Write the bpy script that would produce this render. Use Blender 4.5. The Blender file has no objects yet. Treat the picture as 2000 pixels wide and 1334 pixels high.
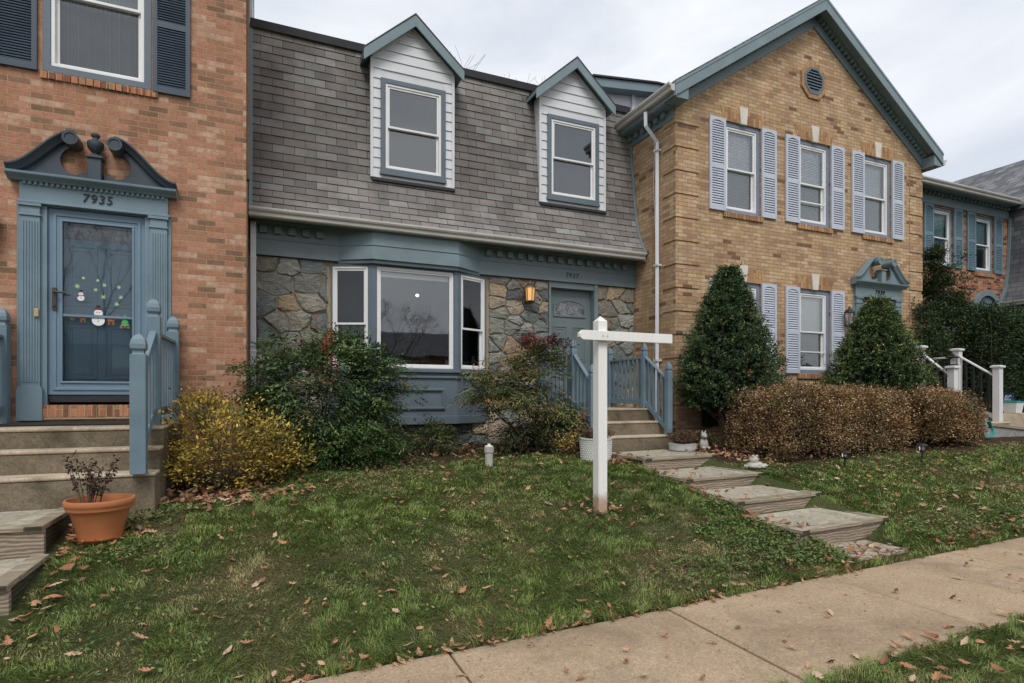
import bpy, bmesh, math, random
import numpy as np
from mathutils import Vector, Matrix
R = math.radians
random.seed(7); rng = np.random.default_rng(7)
SC = bpy.context.scene
COL = SC.collection

# ------------------------------------------------------------------ camera
YAW = R(23.36); FP = 1134.6; HZ = 777.0; CZ = 1.55
cd = bpy.data.cameras.new('camera'); cam = bpy.data.objects.new('camera', cd); COL.objects.link(cam)
cam.location = (0, 0, CZ); cam.rotation_euler = (R(90), 0, -YAW)
cd.sensor_width = 36; cd.lens = 36*FP/2000; cd.shift_y = (HZ-667)/2000; cd.clip_start = .05; cd.clip_end = 3000
SC.camera = cam
# ------------------------------------------------------------------ world, sun, exposure
SUN_EL, SUN_AZ = R(52), R(200)      # azimuth clockwise from +Y
W = bpy.data.worlds.new('World'); SC.world = W; W.use_nodes = True
nt = W.node_tree; nt.nodes.clear()
def wn(t, **k):
    n = nt.nodes.new(t)
    for a, b in k.items(): setattr(n, a, b)
    return n
sky = wn('ShaderNodeTexSky', sky_type='NISHITA', sun_disc=False, sun_elevation=SUN_EL, sun_rotation=SUN_AZ)
bgs = wn('ShaderNodeBackground'); bgs.inputs['Strength'].default_value = .1
nt.links.new(sky.outputs[0], bgs.inputs['Color'])
tc = wn('ShaderNodeTexCoord'); mp = wn('ShaderNodeMapping'); mp.inputs['Scale'].default_value = (1.0, 1.0, 2.6)
nt.links.new(tc.outputs['Generated'], mp.inputs['Vector'])
n1 = wn('ShaderNodeTexNoise'); n1.inputs['Scale'].default_value = 1.7; n1.inputs['Detail'].default_value = 6; n1.inputs['Roughness'].default_value = .52; n1.inputs['Distortion'].default_value = .5
nt.links.new(mp.outputs[0], n1.inputs['Vector'])
cr = wn('ShaderNodeValToRGB'); e = cr.color_ramp.elements
e[0].position = .33; e[0].color = (.52, .56, .63, 1); e[1].position = .66; e[1].color = (.88, .88, .885, 1)
nt.links.new(n1.outputs[0], cr.inputs[0])
bgc = wn('ShaderNodeBackground'); bgc.inputs['Strength'].default_value = .90
nt.links.new(cr.outputs[0], bgc.inputs['Color'])
mx = wn('ShaderNodeMixShader'); mx.inputs[0].default_value = .93
nt.links.new(bgs.outputs[0], mx.inputs[1]); nt.links.new(bgc.outputs[0], mx.inputs[2])
wo = wn('ShaderNodeOutputWorld'); nt.links.new(mx.outputs[0], wo.inputs['Surface'])
sd = bpy.data.lights.new('sun', 'SUN'); sd.energy = 1.4; sd.angle = R(24); sd.color = (1, .965, .91)
so = bpy.data.objects.new('sun', sd); COL.objects.link(so)
sdir = Vector((math.sin(SUN_AZ)*math.cos(SUN_EL), math.cos(SUN_AZ)*math.cos(SUN_EL), math.sin(SUN_EL)))
so.rotation_euler = sdir.to_track_quat('Z', 'Y').to_euler(); so.location = sdir*40
SC.view_settings.view_transform = 'Standard'; SC.view_settings.look = 'None'
SC.view_settings.exposure = 0.6; SC.view_settings.gamma = 1.0

# ------------------------------------------------------------------ measuring helpers (metres from a sighting on a known wall plane)
def ray(px, py):
    u = (px-1000)/FP; v = (HZ-py)/FP
    return math.sin(YAW)+math.cos(YAW)*u, math.cos(YAW)-math.sin(YAW)*u, v
def X_(px, Y): a, b, c = ray(px, 0); return a/b*Y
def Z_(px, py, Y): a, b, c = ray(px, py); return CZ + c*Y/b
_fy = [-50, 2.2, 3.36, 3.5, 4.0, 4.7, 5.0, 6.0, 7.0, 8.0, 9.3, 300]
_fz = [0, 0, 0.0, .05, .17, .33, .39, .53, .62, .68, .70, .70]
def gz(x, y):
    y0 = np.asarray(y, float)
    f = (np.interp(y0-.12, _fy, _fz)+np.interp(y0, _fy, _fz)+np.interp(y0+.12, _fy, _fz))/3
    return f + .02*np.clip(x, -8, 22)
def swz(x): return .02*min(max(x, -8), 22)+.012

# ------------------------------------------------------------------ node material helpers
class M:
    def __init__(s, name):
        s.m = bpy.data.materials.new(name); s.m.use_nodes = True; s.t = s.m.node_tree
        s.b = s.t.nodes['Principled BSDF']; s.out = s.t.nodes['Material Output']
        s.tc = s.t.nodes.new('ShaderNodeTexCoord')
    def n(s, t, **k):
        x = s.t.nodes.new(t)
        for a, b in k.items(): setattr(x, a, b)
        return x
    def l(s, a, b): s.t.links.new(a, b)
    def setv(s, inp, v):
        if hasattr(v, 'is_linked') or hasattr(v, 'links'): s.l(v, inp)
        elif isinstance(v, (tuple, list)) and len(v) == 3 and inp.type == 'RGBA': inp.default_value = (*v, 1)
        else: inp.default_value = v
    def co(s, which='Object', scale=None, rot=None):
        o = s.tc.outputs[which]
        if scale or rot:
            m = s.n('ShaderNodeMapping'); s.l(o, m.inputs[0])
            if scale: m.inputs['Scale'].default_value = scale
            if rot: m.inputs['Rotation'].default_value = rot
            o = m.outputs[0]
        return o
    def noise(s, vec, scale, detail=4, rough=.55, dist=0):
        x = s.n('ShaderNodeTexNoise'); s.l(vec, x.inputs['Vector'])
        for k, v in (('Scale', scale), ('Detail', detail), ('Roughness', rough), ('Distortion', dist)): x.inputs[k].default_value = v
        return x.outputs[0]
    def voro(s, vec, scale, feature='F1', out=0):
        x = s.n('ShaderNodeTexVoronoi', feature=feature); s.l(vec, x.inputs['Vector']); x.inputs['Scale'].default_value = scale
        return x.outputs[out]
    def ramp(s, fac, stops, interp='LINEAR'):
        x = s.n('ShaderNodeValToRGB'); s.l(fac, x.inputs[0]); cr = x.color_ramp; cr.interpolation = interp
        while len(cr.elements) < len(stops): cr.elements.new(1)
        for e, (p, c) in zip(cr.elements, stops):
            e.position = p; e.color = (*c, 1) if isinstance(c, tuple) else (c, c, c, 1)
        return x.outputs[0]
    def mix(s, f, a, b, mode='MIX'):
        x = s.n('ShaderNodeMix', data_type='RGBA', blend_type=mode)
        s.setv(x.inputs[0], f); s.setv(x.inputs[6], a); s.setv(x.inputs[7], b)
        return x.outputs[2]
    def math(s, op, a, b=0.0):
        x = s.n('ShaderNodeMath', operation=op); s.setv(x.inputs[0], a); s.setv(x.inputs[1], b); return x.outputs[0]
    def bump(s, h, strength=.4, dist=.01, prev=None):
        x = s.n('ShaderNodeBump'); s.l(h, x.inputs['Height']); x.inputs['Strength'].default_value = strength; x.inputs['Distance'].default_value = dist
        if prev: s.l(prev, x.inputs['Normal'])
        return x.outputs[0]
    def attr(s, name): 
        x = s.n('ShaderNodeAttribute'); x.attribute_name = name; return x
    def fin(s, col, rough=.7, nrm=None, spec=.4, metal=0):
        s.setv(s.b.inputs['Base Color'], col); s.setv(s.b.inputs['Roughness'], rough)
        s.b.inputs['Specular IOR Level'].default_value = spec; s.b.inputs['Metallic'].default_value = metal
        if nrm: s.l(nrm, s.b.inputs['Normal'])
        return s.m
def sc3(c, k): return tuple(min(1, x*k) for x in c)
def paint(name, c, rough=.5, grain=True, wear=.12, dirt=(.10, .10, .085), dirtamt=.35):
    s = M(name); o = s.co()
    v = s.noise(o, 3.0, 5); col = s.mix(s.ramp(v, [(.3, 0.), (.7, 1.)]), sc3(c, 1-wear), sc3(c, 1+wear*.7))
    d = s.ramp(s.noise(o, 1.3, 7, .68, .4), [(.55, 0.), (.78, dirtamt)])
    col = s.mix(d, col, dirt)
    g = s.noise(s.co(scale=(40, 40, 4)), 3, 3) if grain else s.noise(o, 60, 3)
    return s.fin(col, s.ramp(v, [(.3, rough-.08), (.7, rough+.1)]), s.bump(g, .12, .004), .35)
def attr_mat(name, rough=.75, bumps=None, spec=.25, transl=0, varscale=None):
    s = M(name); a = s.attr('tint').outputs['Color']
    col = a
    if varscale: col = s.mix(1, a, s.ramp(s.noise(s.co(), varscale, 6, .62), [(.3, .72), (.7, 1.25)]), 'MULTIPLY')
    nr = None
    if bumps: nr = s.bump(s.noise(s.co(), bumps[0], 8, .65), bumps[1], bumps[2])
    m = s.fin(col, rough, nr, spec)
    if transl:
        t = s.n('ShaderNodeBsdfTranslucent'); s.l(col, t.inputs[0]); mx = s.n('ShaderNodeMixShader'); mx.inputs[0].default_value = transl
        s.l(s.b.outputs[0], mx.inputs[1]); s.l(t.outputs[0], mx.inputs[2]); s.l(mx.outputs[0], s.out.inputs[0])
    return m
def brick_mat(name, stops, mortar, bw=.203, rh=.0677, patch=None, rot=False, stain=None):
    s = M(name); uv = s.co('UV')
    if rot:
        mpn = s.n('ShaderNodeMapping'); s.l(uv, mpn.inputs[0]); mpn.inputs['Rotation'].default_value = (0, 0, R(90)); uv = mpn.outputs[0]
    nz = s.n('ShaderNodeTexNoise'); s.l(uv, nz.inputs['Vector']); nz.inputs['Scale'].default_value = 9; nz.inputs['Detail'].default_value = 3
    ad = s.n('ShaderNodeVectorMath', operation='MULTIPLY_ADD'); s.l(nz.outputs['Color'], ad.inputs[0]); ad.inputs[1].default_value = (.006, .006, 0); s.l(uv, ad.inputs[2])
    b = s.n('ShaderNodeTexBrick'); s.l(ad.outputs[0], b.inputs['Vector'])
    for k, v in (('Color1', (0, 0, 0, 1)), ('Color2', (1, 1, 1, 1)), ('Mortar', (.5, .5, .5, 1)), ('Scale', 1), ('Mortar Size', .0048), ('Mortar Smooth', .25), ('Bias', 0), ('Brick Width', bw), ('Row Height', rh)): b.inputs[k].default_value = v
    base = s.ramp(b.outputs['Color'], stops, 'CONSTANT')
    n2 = s.noise(uv, 26, 6, .7); base = s.mix(1, base, s.ramp(n2, [(.28, .70), (.72, 1.25)]), 'MULTIPLY')
    big = s.noise(uv, .9, 5, .6); base = s.mix(1, base, s.ramp(big, [(.3, .86), (.7, 1.1)]), 'MULTIPLY')
    if patch:   # chalky efflorescence on some bricks
        p = s.math('MULTIPLY', s.ramp(b.outputs['Color'], [(0, 0.), (patch[1], 1.)], 'CONSTANT'), s.ramp(s.noise(uv, 14, 5, .7), [(.38, 0.), (.6, .8)]))
        base = s.mix(p, base, patch[0])
    if stain:
        st = s.ramp(s.noise(uv, 1.6, 6, .6), [(.5, 0.), (.75, stain[1])]); base = s.mix(st, base, stain[0])
    sk = s.n('ShaderNodeMapping'); s.l(s.co('UV'), sk.inputs[0]); sk.inputs['Scale'].default_value = (3.2, .35, 1)
    base = s.mix(1, base, s.ramp(s.noise(sk.outputs[0], 1.3, 6, .65), [(.35, .84), (.65, 1.08)]), 'MULTIPLY')
    mcol = s.mix(s.noise(uv, 30, 4), sc3(mortar, .75), sc3(mortar, 1.15))
    col = s.mix(b.outputs['Fac'], base, mcol)
    h = s.math('SUBTRACT', s.math('MULTIPLY', n2, .35), b.outputs['Fac'])
    return s.fin(col, .88, s.bump(h, .75, .008), .2)

# ---- materials
MT = {}
MT['trim'] = paint('blue_grey_trim_paint', (.175, .235, .26), .5)
MT['trim_side'] = paint('blue_grey_trim_paint_soft', (.16, .205, .225), .5)
MT['bay'] = paint('slate_blue_paint', (.115, .148, .178), .45)
MT['door_blue'] = paint('storm_door_blue_paint', (.155, .235, .31), .38, wear=.06, dirtamt=.15)
MT['door_inner'] = paint('entry_door_blue_paint', (.17, .30, .39), .4, wear=.06, dirtamt=.1)
MT['door_green'] = paint('green_grey_door_paint', (.14, .18, .185), .42, wear=.06, dirtamt=.12)
MT['pediment'] = paint('charcoal_paint', (.045, .06, .078), .42, wear=.2, dirt=(.12, .13, .14), dirtamt=.4)
MT['shutter_dark'] = paint('charcoal_blue_paint', (.052, .075, .105), .45)
MT['shutter_light'] = paint('pale_lavender_paint', (.47, .505, .585), .5, wear=.06, dirtamt=.1)
MT['shutter_far'] = paint('dull_teal_blue_paint', (.15, .23, .28), .5)
MT['rail'] = paint('railing_blue_paint', (.145, .21, .255), .5, wear=.16)
MT['trim_left'] = paint('blue_surround_paint', (.165, .235, .28), .48)
MT['casing_lav'] = paint('lavender_grey_casing', (.20, .235, .31), .5)
MT['berry'] = paint('red_berries', (.33, .025, .02), .4, grain=False, dirtamt=0)
MT['vinyl'] = paint('white_vinyl', (.74, .74, .74), .35, grain=False, wear=.04, dirtamt=.12)
MT['siding'] = paint('white_siding', (.60, .61, .635), .5, grain=False, wear=.05, dirtamt=.18)
MT['gutter'] = paint('cream_gutter_metal', (.50, .475, .445), .38, grain=False, wear=.08, dirt=(.12, .10, .08), dirtamt=.55)
MT['downspout'] = paint('white_downspout_metal', (.62, .625, .66), .38, grain=False, wear=.05, dirtamt=.25)
MT['white_wood'] = paint('white_wood_paint', (.78, .775, .76), .5, wear=.05, dirt=(.35, .28, .2), dirtamt=.3)
MT['white_pvc'] = paint('white_pvc_rail', (.66, .65, .67), .4, grain=False, wear=.04, dirtamt=.12)
MT['black'] = paint('black_metal', (.018, .018, .02), .4, grain=False, wear=.2, dirtamt=.15)
MT['bronze'] = paint('dark_bronze_metal', (.06, .05, .045), .35, grain=False, wear=.3, dirtamt=.1)
MT['brass'] = paint('aged_brass', (.45, .34, .16), .35, grain=False)
MT['flash'] = paint('black_flashing', (.028, .029, .034), .6, grain=False, wear=.25, dirtamt=.3)
MT['keystone'] = paint('cast_stone', (.62, .57, .50), .8, grain=False, wear=.12, dirtamt=.25)
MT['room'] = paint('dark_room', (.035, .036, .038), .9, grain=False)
MT['curtain'] = paint('grey_curtain', (.42, .43, .41), .9)
MT['blind'] = paint('white_blind', (.90, .90, .89), .6, grain=False, wear=.02, dirtamt=.0)
MT['blind_teal'] = paint('pale_aqua_shade', (.38, .62, .62), .7, grain=False)
MT['terracotta'] = paint('terracotta', (.42, .155, .062), .75, grain=False, wear=.22, dirt=(.30, .20, .15), dirtamt=.45)
MT['planter'] = paint('white_planter_plastic', (.60, .60, .58), .5, grain=False, wear=.08, dirt=(.2, .2, .15), dirtamt=.4)
MT['soil'] = paint('potting_soil', (.035, .025, .018), .95, grain=False, wear=.4)
MT['mat'] = paint('black_rubber', (.02, .02, .022), .85, grain=False, wear=.3, dirtamt=.3)
MT['statue'] = paint('pale_stone_ornament', (.42, .40, .36), .85, grain=False, wear=.25, dirtamt=.4)
MT['teal'] = paint('teal_plastic', (.03, .28, .24), .4, grain=False)
MT['sign_blue'] = paint('navy_sign_board', (.03, .06, .16), .45, grain=False)
MT['orange'] = paint('orange_ornament', (.65, .12, .03), .6, grain=False)
MT['red'] = paint('red_print', (.45, .04, .03), .5, grain=False, dirtamt=0)
MT['stick_white'] = paint('white_print', (.75, .75, .75), .5, grain=False, dirtamt=0)
MT['stick_green'] = paint('green_print', (.08, .35, .10), .5, grain=False, dirtamt=0)
MT['stick_lime'] = paint('pale_lime_print', (.42, .62, .30), .5, grain=False, dirtamt=0)
MT['stick_brown'] = paint('brown_print', (.30, .12, .05), .5, grain=False, dirtamt=0)
MT['brown_box'] = paint('brown_metal_box', (.055, .03, .025), .5, grain=False)
def glass(name, tint, gl, rough=.02):
    s = M(name); tr = s.n('ShaderNodeBsdfTransparent'); tr.inputs[0].default_value = (*tint, 1)
    g = s.n('ShaderNodeBsdfGlossy'); g.inputs['Roughness'].default_value = rough; g.inputs['Color'].default_value = (.93, .97, 1, 1)
    s.l(s.bump(s.noise(s.co(), 1.6, 2), .045, .03), g.inputs['Normal'])
    fr = s.n('ShaderNodeFresnel'); fr.inputs[0].default_value = 1.5
    f = s.math('ADD', fr.outputs[0], gl)
    mx = s.n('ShaderNodeMixShader'); s.l(f, mx.inputs[0]); s.l(tr.outputs[0], mx.inputs[1]); s.l(g.outputs[0], mx.inputs[2]); s.l(mx.outputs[0], s.out.inputs[0])
    return s.m
MT['glass'] = glass('window_glass', (.95, .97, .98), .12)
MT['glass_soft'] = glass('window_glass_screened', (.70, .72, .73), .07, .02)
MT['glass_dim'] = glass('side_window_glass', (.8, .82, .83), .012)
MT['glass_clear'] = glass('storm_door_glass', (.95, .97, .98), .035)
s = M('lit_lamp_glass'); s.fin((.9, .6, .3), .3); s.b.inputs['Emission Color'].default_value = (1, .42, .10, 1); s.b.inputs['Emission Strength'].default_value = .8; MT['lamp'] = s.m
s = M('amber_lamp_glass'); s.fin((.8, .5, .2), .3); s.b.inputs['Emission Color'].default_value = (1, .40, .10, 1); s.b.inputs['Emission Strength'].default_value = .24; MT['lamp_glass'] = s.m
s = M('white_post_paint'); o = s.co(); sp = s.n('ShaderNodeSeparateXYZ'); s.l(o, sp.inputs[0])
c = s.mix(s.ramp(s.noise(s.co(scale=(30, 30, 1.6)), 2.2, 5, .7), [(.35, 0.), (.7, .30)]), (.80, .795, .775), (.58, .56, .52))
c = s.mix(s.ramp(s.math('ADD', sp.outputs[2], s.math('MULTIPLY', s.noise(o, 14, 5, .7), -.22)), [(-.04, .85), (.10, 0.)]), c, (.36, .22, .13)); c = s.mix(s.ramp(s.noise(o, 9, 8, .8), [(.62, 0.), (.74, .5)]), c, (.42, .40, .35))
MT['white_wood'] = s.fin(c, .55, s.bump(s.noise(s.co(scale=(60, 60, 3)), 2, 4), .3, .004), .3)
s = M('leaded_glass'); uv = s.co()
c = s.mix(s.ramp(s.voro(uv, 16, 'DISTANCE_TO_EDGE'), [(.03, 0.), (.06, 1.)]), (.02, .02, .02), s.ramp(s.noise(uv, 9, 3), [(.35, (.06, .07, .075)), (.65, (.22, .23, .24))])); MT['leaded'] = s.fin(c, .12, None, .6)
MT['brick_red'] = brick_mat('red_brick', [(0, (.22, .13, .08)), (.04, (.31, .155, .095)), (.13, (.27, .15, .095)), (.20, (.40, .195, .12)), (.42, (.44, .22, .14)), (.60, (.38, .18, .11)), (.72, (.45, .24, .155)), (.86, (.41, .20, .125))], (.38, .28, .185), patch=((.52, .37, .27), .76), stain=((.20, .15, .10), .3))
MT['brick_tan'] = brick_mat('tan_brick', [(0, (.19, .105, .065)), (.025, (.34, .21, .13)), (.09, (.48, .33, .19)), (.28, (.43, .28, .165)), (.42, (.51, .36, .22)), (.58, (.455, .30, .175)), (.72, (.53, .385, .245)), (.86, (.385, .245, .15)), (.93, (.44, .29, .19))], (.27, .185, .115), stain=((.24, .16, .10), .35))
MT['brick_far'] = brick_mat('orange_brown_brick', [(0, (.10, .05, .035)), (.15, (.22, .10, .06)), (.35, (.38, .16, .09)), (.6, (.45, .21, .12)), (.8, (.28, .13, .08)), (.93, (.42, .25, .17))], (.36, .28, .22))
MT['brick_red_v'] = brick_mat('red_brick_upright', [(0, (.22, .10, .06)), (.25, (.38, .16, .09)), (.6, (.45, .20, .11)), (.85, (.33, .20, .10))], (.44, .33, .215), rot=True)
MT['brick_tan_v'] = brick_mat('tan_brick_upright', [(0, (.32, .17, .095)), (.3, (.46, .28, .14)), (.7, (.40, .22, .11))], (.26, .18, .11), rot=True)
MT['shingle_far'] = brick_mat('far_shingles', [(0, (.11, .115, .125)), (.3, (.15, .155, .165)), (.6, (.19, .195, .205)), (.85, (.13, .135, .15))], (.04, .04, .045), bw=.305, rh=.13)
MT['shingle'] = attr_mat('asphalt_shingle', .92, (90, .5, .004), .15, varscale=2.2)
s = M('field_stone'); o = s.co(scale=(1, 1, 1.8)); at = s.attr('tint').outputs['Color']
c = s.mix(1, at, s.ramp(s.noise(o, 11, 9, .72, .6), [(.28, .66), (.5, 1.22), (.72, 1.75)]), 'MULTIPLY'); c = s.mix(s.ramp(s.noise(o, 5, 6, .65), [(.52, 0.), (.68, .45)]), c, (.36, .30, .22))
c = s.mix(s.ramp(s.noise(s.co(scale=(1.2, 1, .3)), 40, 4, .8), [(.6, 0.), (.7, .35)]), c, (.40, .40, .37))
MT['stone'] = s.fin(c, .88, s.bump(s.noise(o, 16, 9, .72, .5), 1.0, .05), .2)
MT['leaf'] = attr_mat('leaf', .6, None, .25, .12)
MT['leaf_dry'] = attr_mat('dry_leaf', .85, None, .12, .08)
MT['grass'] = attr_mat('grass_blades', .65, None, .2, .18)
s = M('stone_mortar'); o = s.co(); MT['mortar'] = s.fin(s.mix(s.noise(o, 12, 5), (.25, .20, .135), (.40, .33, .24)), .95, s.bump(s.noise(o, 60, 5), .6, .01), .1)
s = M('bark'); o = s.co(scale=(1, 1, .25)); MT['bark'] = s.fin(s.mix(s.noise(o, 30, 6), (.055, .035, .025), (.19, .135, .10)), .95, s.bump(s.noise(o, 60, 5), .8, .01), .1)
def concrete(name, a, b, dark, spec_sc=160, stain=.55, rough=.9, cracks=False):
    s = M(name); o = s.co()
    c = s.mix(s.ramp(s.noise(o, 1.7, 7, .62, .3), [(.3, 0.), (.7, 1.)]), a, b)
    agg = s.voro(o, spec_sc, 'F1', 1)
    c = s.mix(.42, c, s.mix(1, c, s.ramp(agg, [(0, .45), (.5, 1.), (1, 1.75)]), 'MULTIPLY'))
    c = s.mix(1, c, s.ramp(s.noise(o, 38, 6, .7), [(.3, .80), (.7, 1.18)]), 'MULTIPLY')
    c = s.mix(s.ramp(s.noise(o, .9, 9, .7, .8), [(.47, 0.), (.70, stain)]), c, dark); c = s.mix(s.ramp(s.noise(o, 2.3, 8, .72, 1.2), [(.58, 0.), (.68, .35)]), c, sc3(b, 1.15))
    c = s.mix(s.ramp(s.voro(o, 23), [(.05, .75), (.11, 0.)]), c, sc3(dark, .6))
    h = s.mix(.5, s.noise(o, 120, 5, .7), s.voro(o, spec_sc*.8))
    return s.fin(c, rough, s.bump(h, .45, .004), .2)
MT['sidewalk'] = concrete('sidewalk_concrete', (.30, .22, .145), (.40, .30, .205), (.165, .125, .088), 150, .68)
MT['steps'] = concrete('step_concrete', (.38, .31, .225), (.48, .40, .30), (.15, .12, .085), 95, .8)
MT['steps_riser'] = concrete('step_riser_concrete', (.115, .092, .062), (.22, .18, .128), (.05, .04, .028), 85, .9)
MT['wall_conc'] = concrete('stucco_wall', (.22, .225, .22), (.32, .32, .31), (.12, .12, .11), 60, .5)
MT['slate'] = concrete('slate_paver', (.30, .275, .215), (.40, .365, .29), (.19, .155, .11), 25, .5)
MT['asphalt'] = concrete('asphalt', (.04, .04, .042), (.06, .06, .062), (.03, .03, .03), 120, .4)
def timber(name, ca, cb, cc):
    s = M(name); o = s.co(scale=(1, 6, 6))
    w = s.n('ShaderNodeTexWave', wave_type='BANDS', bands_direction='Z'); s.l(s.co(scale=(.5, 1, 1)), w.inputs[0])
    for k, v in (('Scale', 11), ('Distortion', 9), ('Detail', 3), ('Detail Scale', .7)): w.inputs[k].default_value = v
    c = s.mix(s.ramp(w.outputs['Fac'], [(.15, 0.), (.8, 1.)]), ca, cb)
    c = s.mix(s.ramp(s.noise(o, 3, 7, .7), [(.35, .55), (.62, 0.)]), c, cc)
    return s.fin(c, .9, s.bump(s.mix(.5, w.outputs['Fac'], s.noise(o, 18, 6, .7)), .5, .006), .15)
MT['timber'] = timber('weathered_timber', (.20, .155, .115), (.42, .34, .265), (.15, .12, .09))
MT['timber_edge'] = timber('weathered_timber_cap', (.27, .225, .165), (.38, .325, .25), (.14, .125, .085))
MT['timber_dark'] = timber('dark_end_grain', (.045, .04, .03), (.09, .08, .055), (.03, .035, .02))
s = M('lawn_soil'); o = s.co(); bed = s.attr('bed').outputs['Fac']
g = s.ramp(s.noise(o, 1.1, 6, .62), [(.3, (.06, .092, .03)), (.5, (.085, .10, .04)), (.72, (.16, .125, .07))])
g = s.mix(1, g, s.ramp(s.noise(o, 45, 6, .75), [(.3, .5), (.7, 1.45)]), 'MULTIPLY')
mu = s.ramp(s.noise(o, 28, 8, .75), [(.32, (.022, .015, .011)), (.5, (.06, .038, .026)), (.66, (.14, .085, .055))])
c = s.mix(bed, g, mu); MT['ground'] = s.fin(c, .95, s.bump(s.noise(o, 55, 8, .75), 1.0, .03), .08)
# ------------------------------------------------------------------ mesh helpers
ORG = {}
class Fr:
    """a wall frame: u along the wall, v up, w out of the wall"""
    def __init__(s, o, u, w=None):
        s.o = Vector(o); s.u = Vector(u).normalized(); s.w = Vector(w).normalized() if w else Vector((s.u.y, -s.u.x, 0))
    def __call__(s, p): return s.o + s.u*p[0] + Vector((0, 0, p[1])) + s.w*p[2]
def wall_frame(Y): return Fr((0, Y, 0), (1, 0, 0), (0, -1, 0))       # u = world X, v = world Z, w towards the street
def ident(p): return Vector(p)
class MB:
    def __init__(s, fr=None): s.v = []; s.f = []; s.c = []; s.T = fr or ident; s.tint = None
    def add(s, vs, fs):
        k = len(s.v); s.v += [s.T(p) for p in vs]; s.f += [tuple(i+k for i in f) for f in fs]
        if s.tint is not None: s.c += [s.tint]*len(vs)
        return s
    def box(s, x0, x1, y0, y1, z0, z1):
        return s.add([(x, y, z) for z in (z0, z1) for y in (y0, y1) for x in (x0, x1)],
                     [(0, 2, 3, 1), (4, 5, 7, 6), (0, 1, 5, 4), (2, 6, 7, 3), (0, 4, 6, 2), (1, 3, 7, 5)])
    def prism(s, poly, a, b, axis=2):
        """poly of 2-D points extruded from a to b along axis (0,1,2)"""
        def P(p, t):
            q = list(p); q.insert(axis, t); return tuple(q)
        n = len(poly); vs = [P(p, a) for p in poly]+[P(p, b) for p in poly]
        fs = [tuple(range(n))[::-1], tuple(range(n, 2*n))]+[(i, (i+1) % n, n+(i+1) % n, n+i) for i in range(n)]
        return s.add(vs, fs)
    def quad(s, *p): return s.add(p, [tuple(range(len(p)))])
    def ring(s, outer, inner, a, b):
        """frame between two same-length loops (2-D in u,v), extruded a..b in w"""
        n = len(outer); vs = [(*p, a) for p in outer]+[(*p, a) for p in inner]+[(*p, b) for p in outer]+[(*p, b) for p in inner]
        fs = []
        for i in range(n):
            j = (i+1) % n
            fs += [(i, j, n+j, n+i), (2*n+i, 3*n+i, 3*n+j, 2*n+j), (i, 2*n+i, 2*n+j, j), (n+i, n+j, 3*n+j, 3*n+i)]
        return s.add(vs, fs)
    def rect_ring(s, u0, u1, v0, v1, t, a, b, tb=None):
        tb = t if tb is None else tb
        return s.ring([(u0, v0), (u1, v0), (u1, v1), (u0, v1)], [(u0+t, v0+tb), (u1-t, v0+tb), (u1-t, v1-t), (u0+t, v1-t)], a, b)
    def tube(s, pts, r, n=8, caps=True):
        pts = [Vector(p) for p in pts]; rs = r if isinstance(r, (list, tuple)) else [r]*len(pts)
        k = len(s.v); up = Vector((0, 0, 1)); prev = None; vs = []
        for i, p in enumerate(pts):
            d = (pts[min(i+1, len(pts)-1)]-pts[max(i-1, 0)]).normalized()
            a = prev if prev is not None else (up if abs(d.z) < .9 else Vector((1, 0, 0)))
            a = (a-d*a.dot(d)); a = a.normalized() if a.length > 1e-6 else d.orthogonal().normalized()
            prev = a; b = d.cross(a)
            for j in range(n):
                t = 2*math.pi*j/n; q = p+(a*math.cos(t)+b*math.sin(t))*rs[i]; vs.append(tuple(q))
        fs = [(i*n+j, i*n+(j+1) % n, (i+1)*n+(j+1) % n, (i+1)*n+j) for i in range(len(pts)-1) for j in range(n)]
        if caps: fs += [tuple(range(n))[::-1], tuple(range((len(pts)-1)*n, len(pts)*n))]
        return s.add(vs, fs)
    def lathe(s, prof, c, n=20, sq=None):
        """prof: (radius, height) list turned about the vertical through c"""
        vs = []; fs = []
        for r, h in prof:
            for j in range(n):
                t = 2*math.pi*(j+.5)/n; vs.append((c[0]+r*math.cos(t), c[1]+r*math.sin(t), c[2]+h))
        m = len(prof)
        fs = [(i*n+j, i*n+(j+1) % n, (i+1)*n+(j+1) % n, (i+1)*n+j) for i in range(m-1) for j in range(n)]
        fs += [tuple(range(n))[::-1], tuple(range((m-1)*n, m*n))]
        return s.add(vs, fs)
    def sweep(s, prof, path, closed=False):
        """prof: 2-D (a,b) offsets; path: list of (point, A, B) frames"""
        n = len(prof); vs = []
        for p, A, B in path: vs += [tuple(Vector(p)+Vector(A)*a+Vector(B)*b) for a, b in prof]
        fs = [(i*n+j, i*n+(j+1) % n, (i+1)*n+(j+1) % n, (i+1)*n+j) for i in range(len(path)-1) for j in range(n)]
        fs += [tuple(range(n))[::-1], tuple(range((len(path)-1)*n, len(path)*n))]
        return s.add(vs, fs)
    def build(s, name, mat, parent=None, smooth=False, bevel=0, org=None, recalc=True, segs=2):
        o = Vector(org) if org is not None else (ORG[parent] if parent else Vector((0, 0, 0)))
        me = bpy.data.meshes.new(name); me.from_pydata([tuple(p) for p in s.v], [], s.f)
        if recalc:
            bm = bmesh.new(); bm.from_mesh(me); bmesh.ops.recalc_face_normals(bm, faces=bm.faces); bm.to_mesh(me); bm.free()
        uvl = me.uv_layers.new(name='UVMap').data
        vv = me.vertices
        for p in me.polygons:
            n = p.normal; ax, ay, az = abs(n.x), abs(n.y), abs(n.z)
            for li in p.loop_indices:
                c = vv[me.loops[li].vertex_index].co
                if az > .85: uvl[li].uv = (c.x, c.y)
                elif ay >= ax: uvl[li].uv = (c.x, c.z)
                else: uvl[li].uv = (c.y, c.z)
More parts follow.
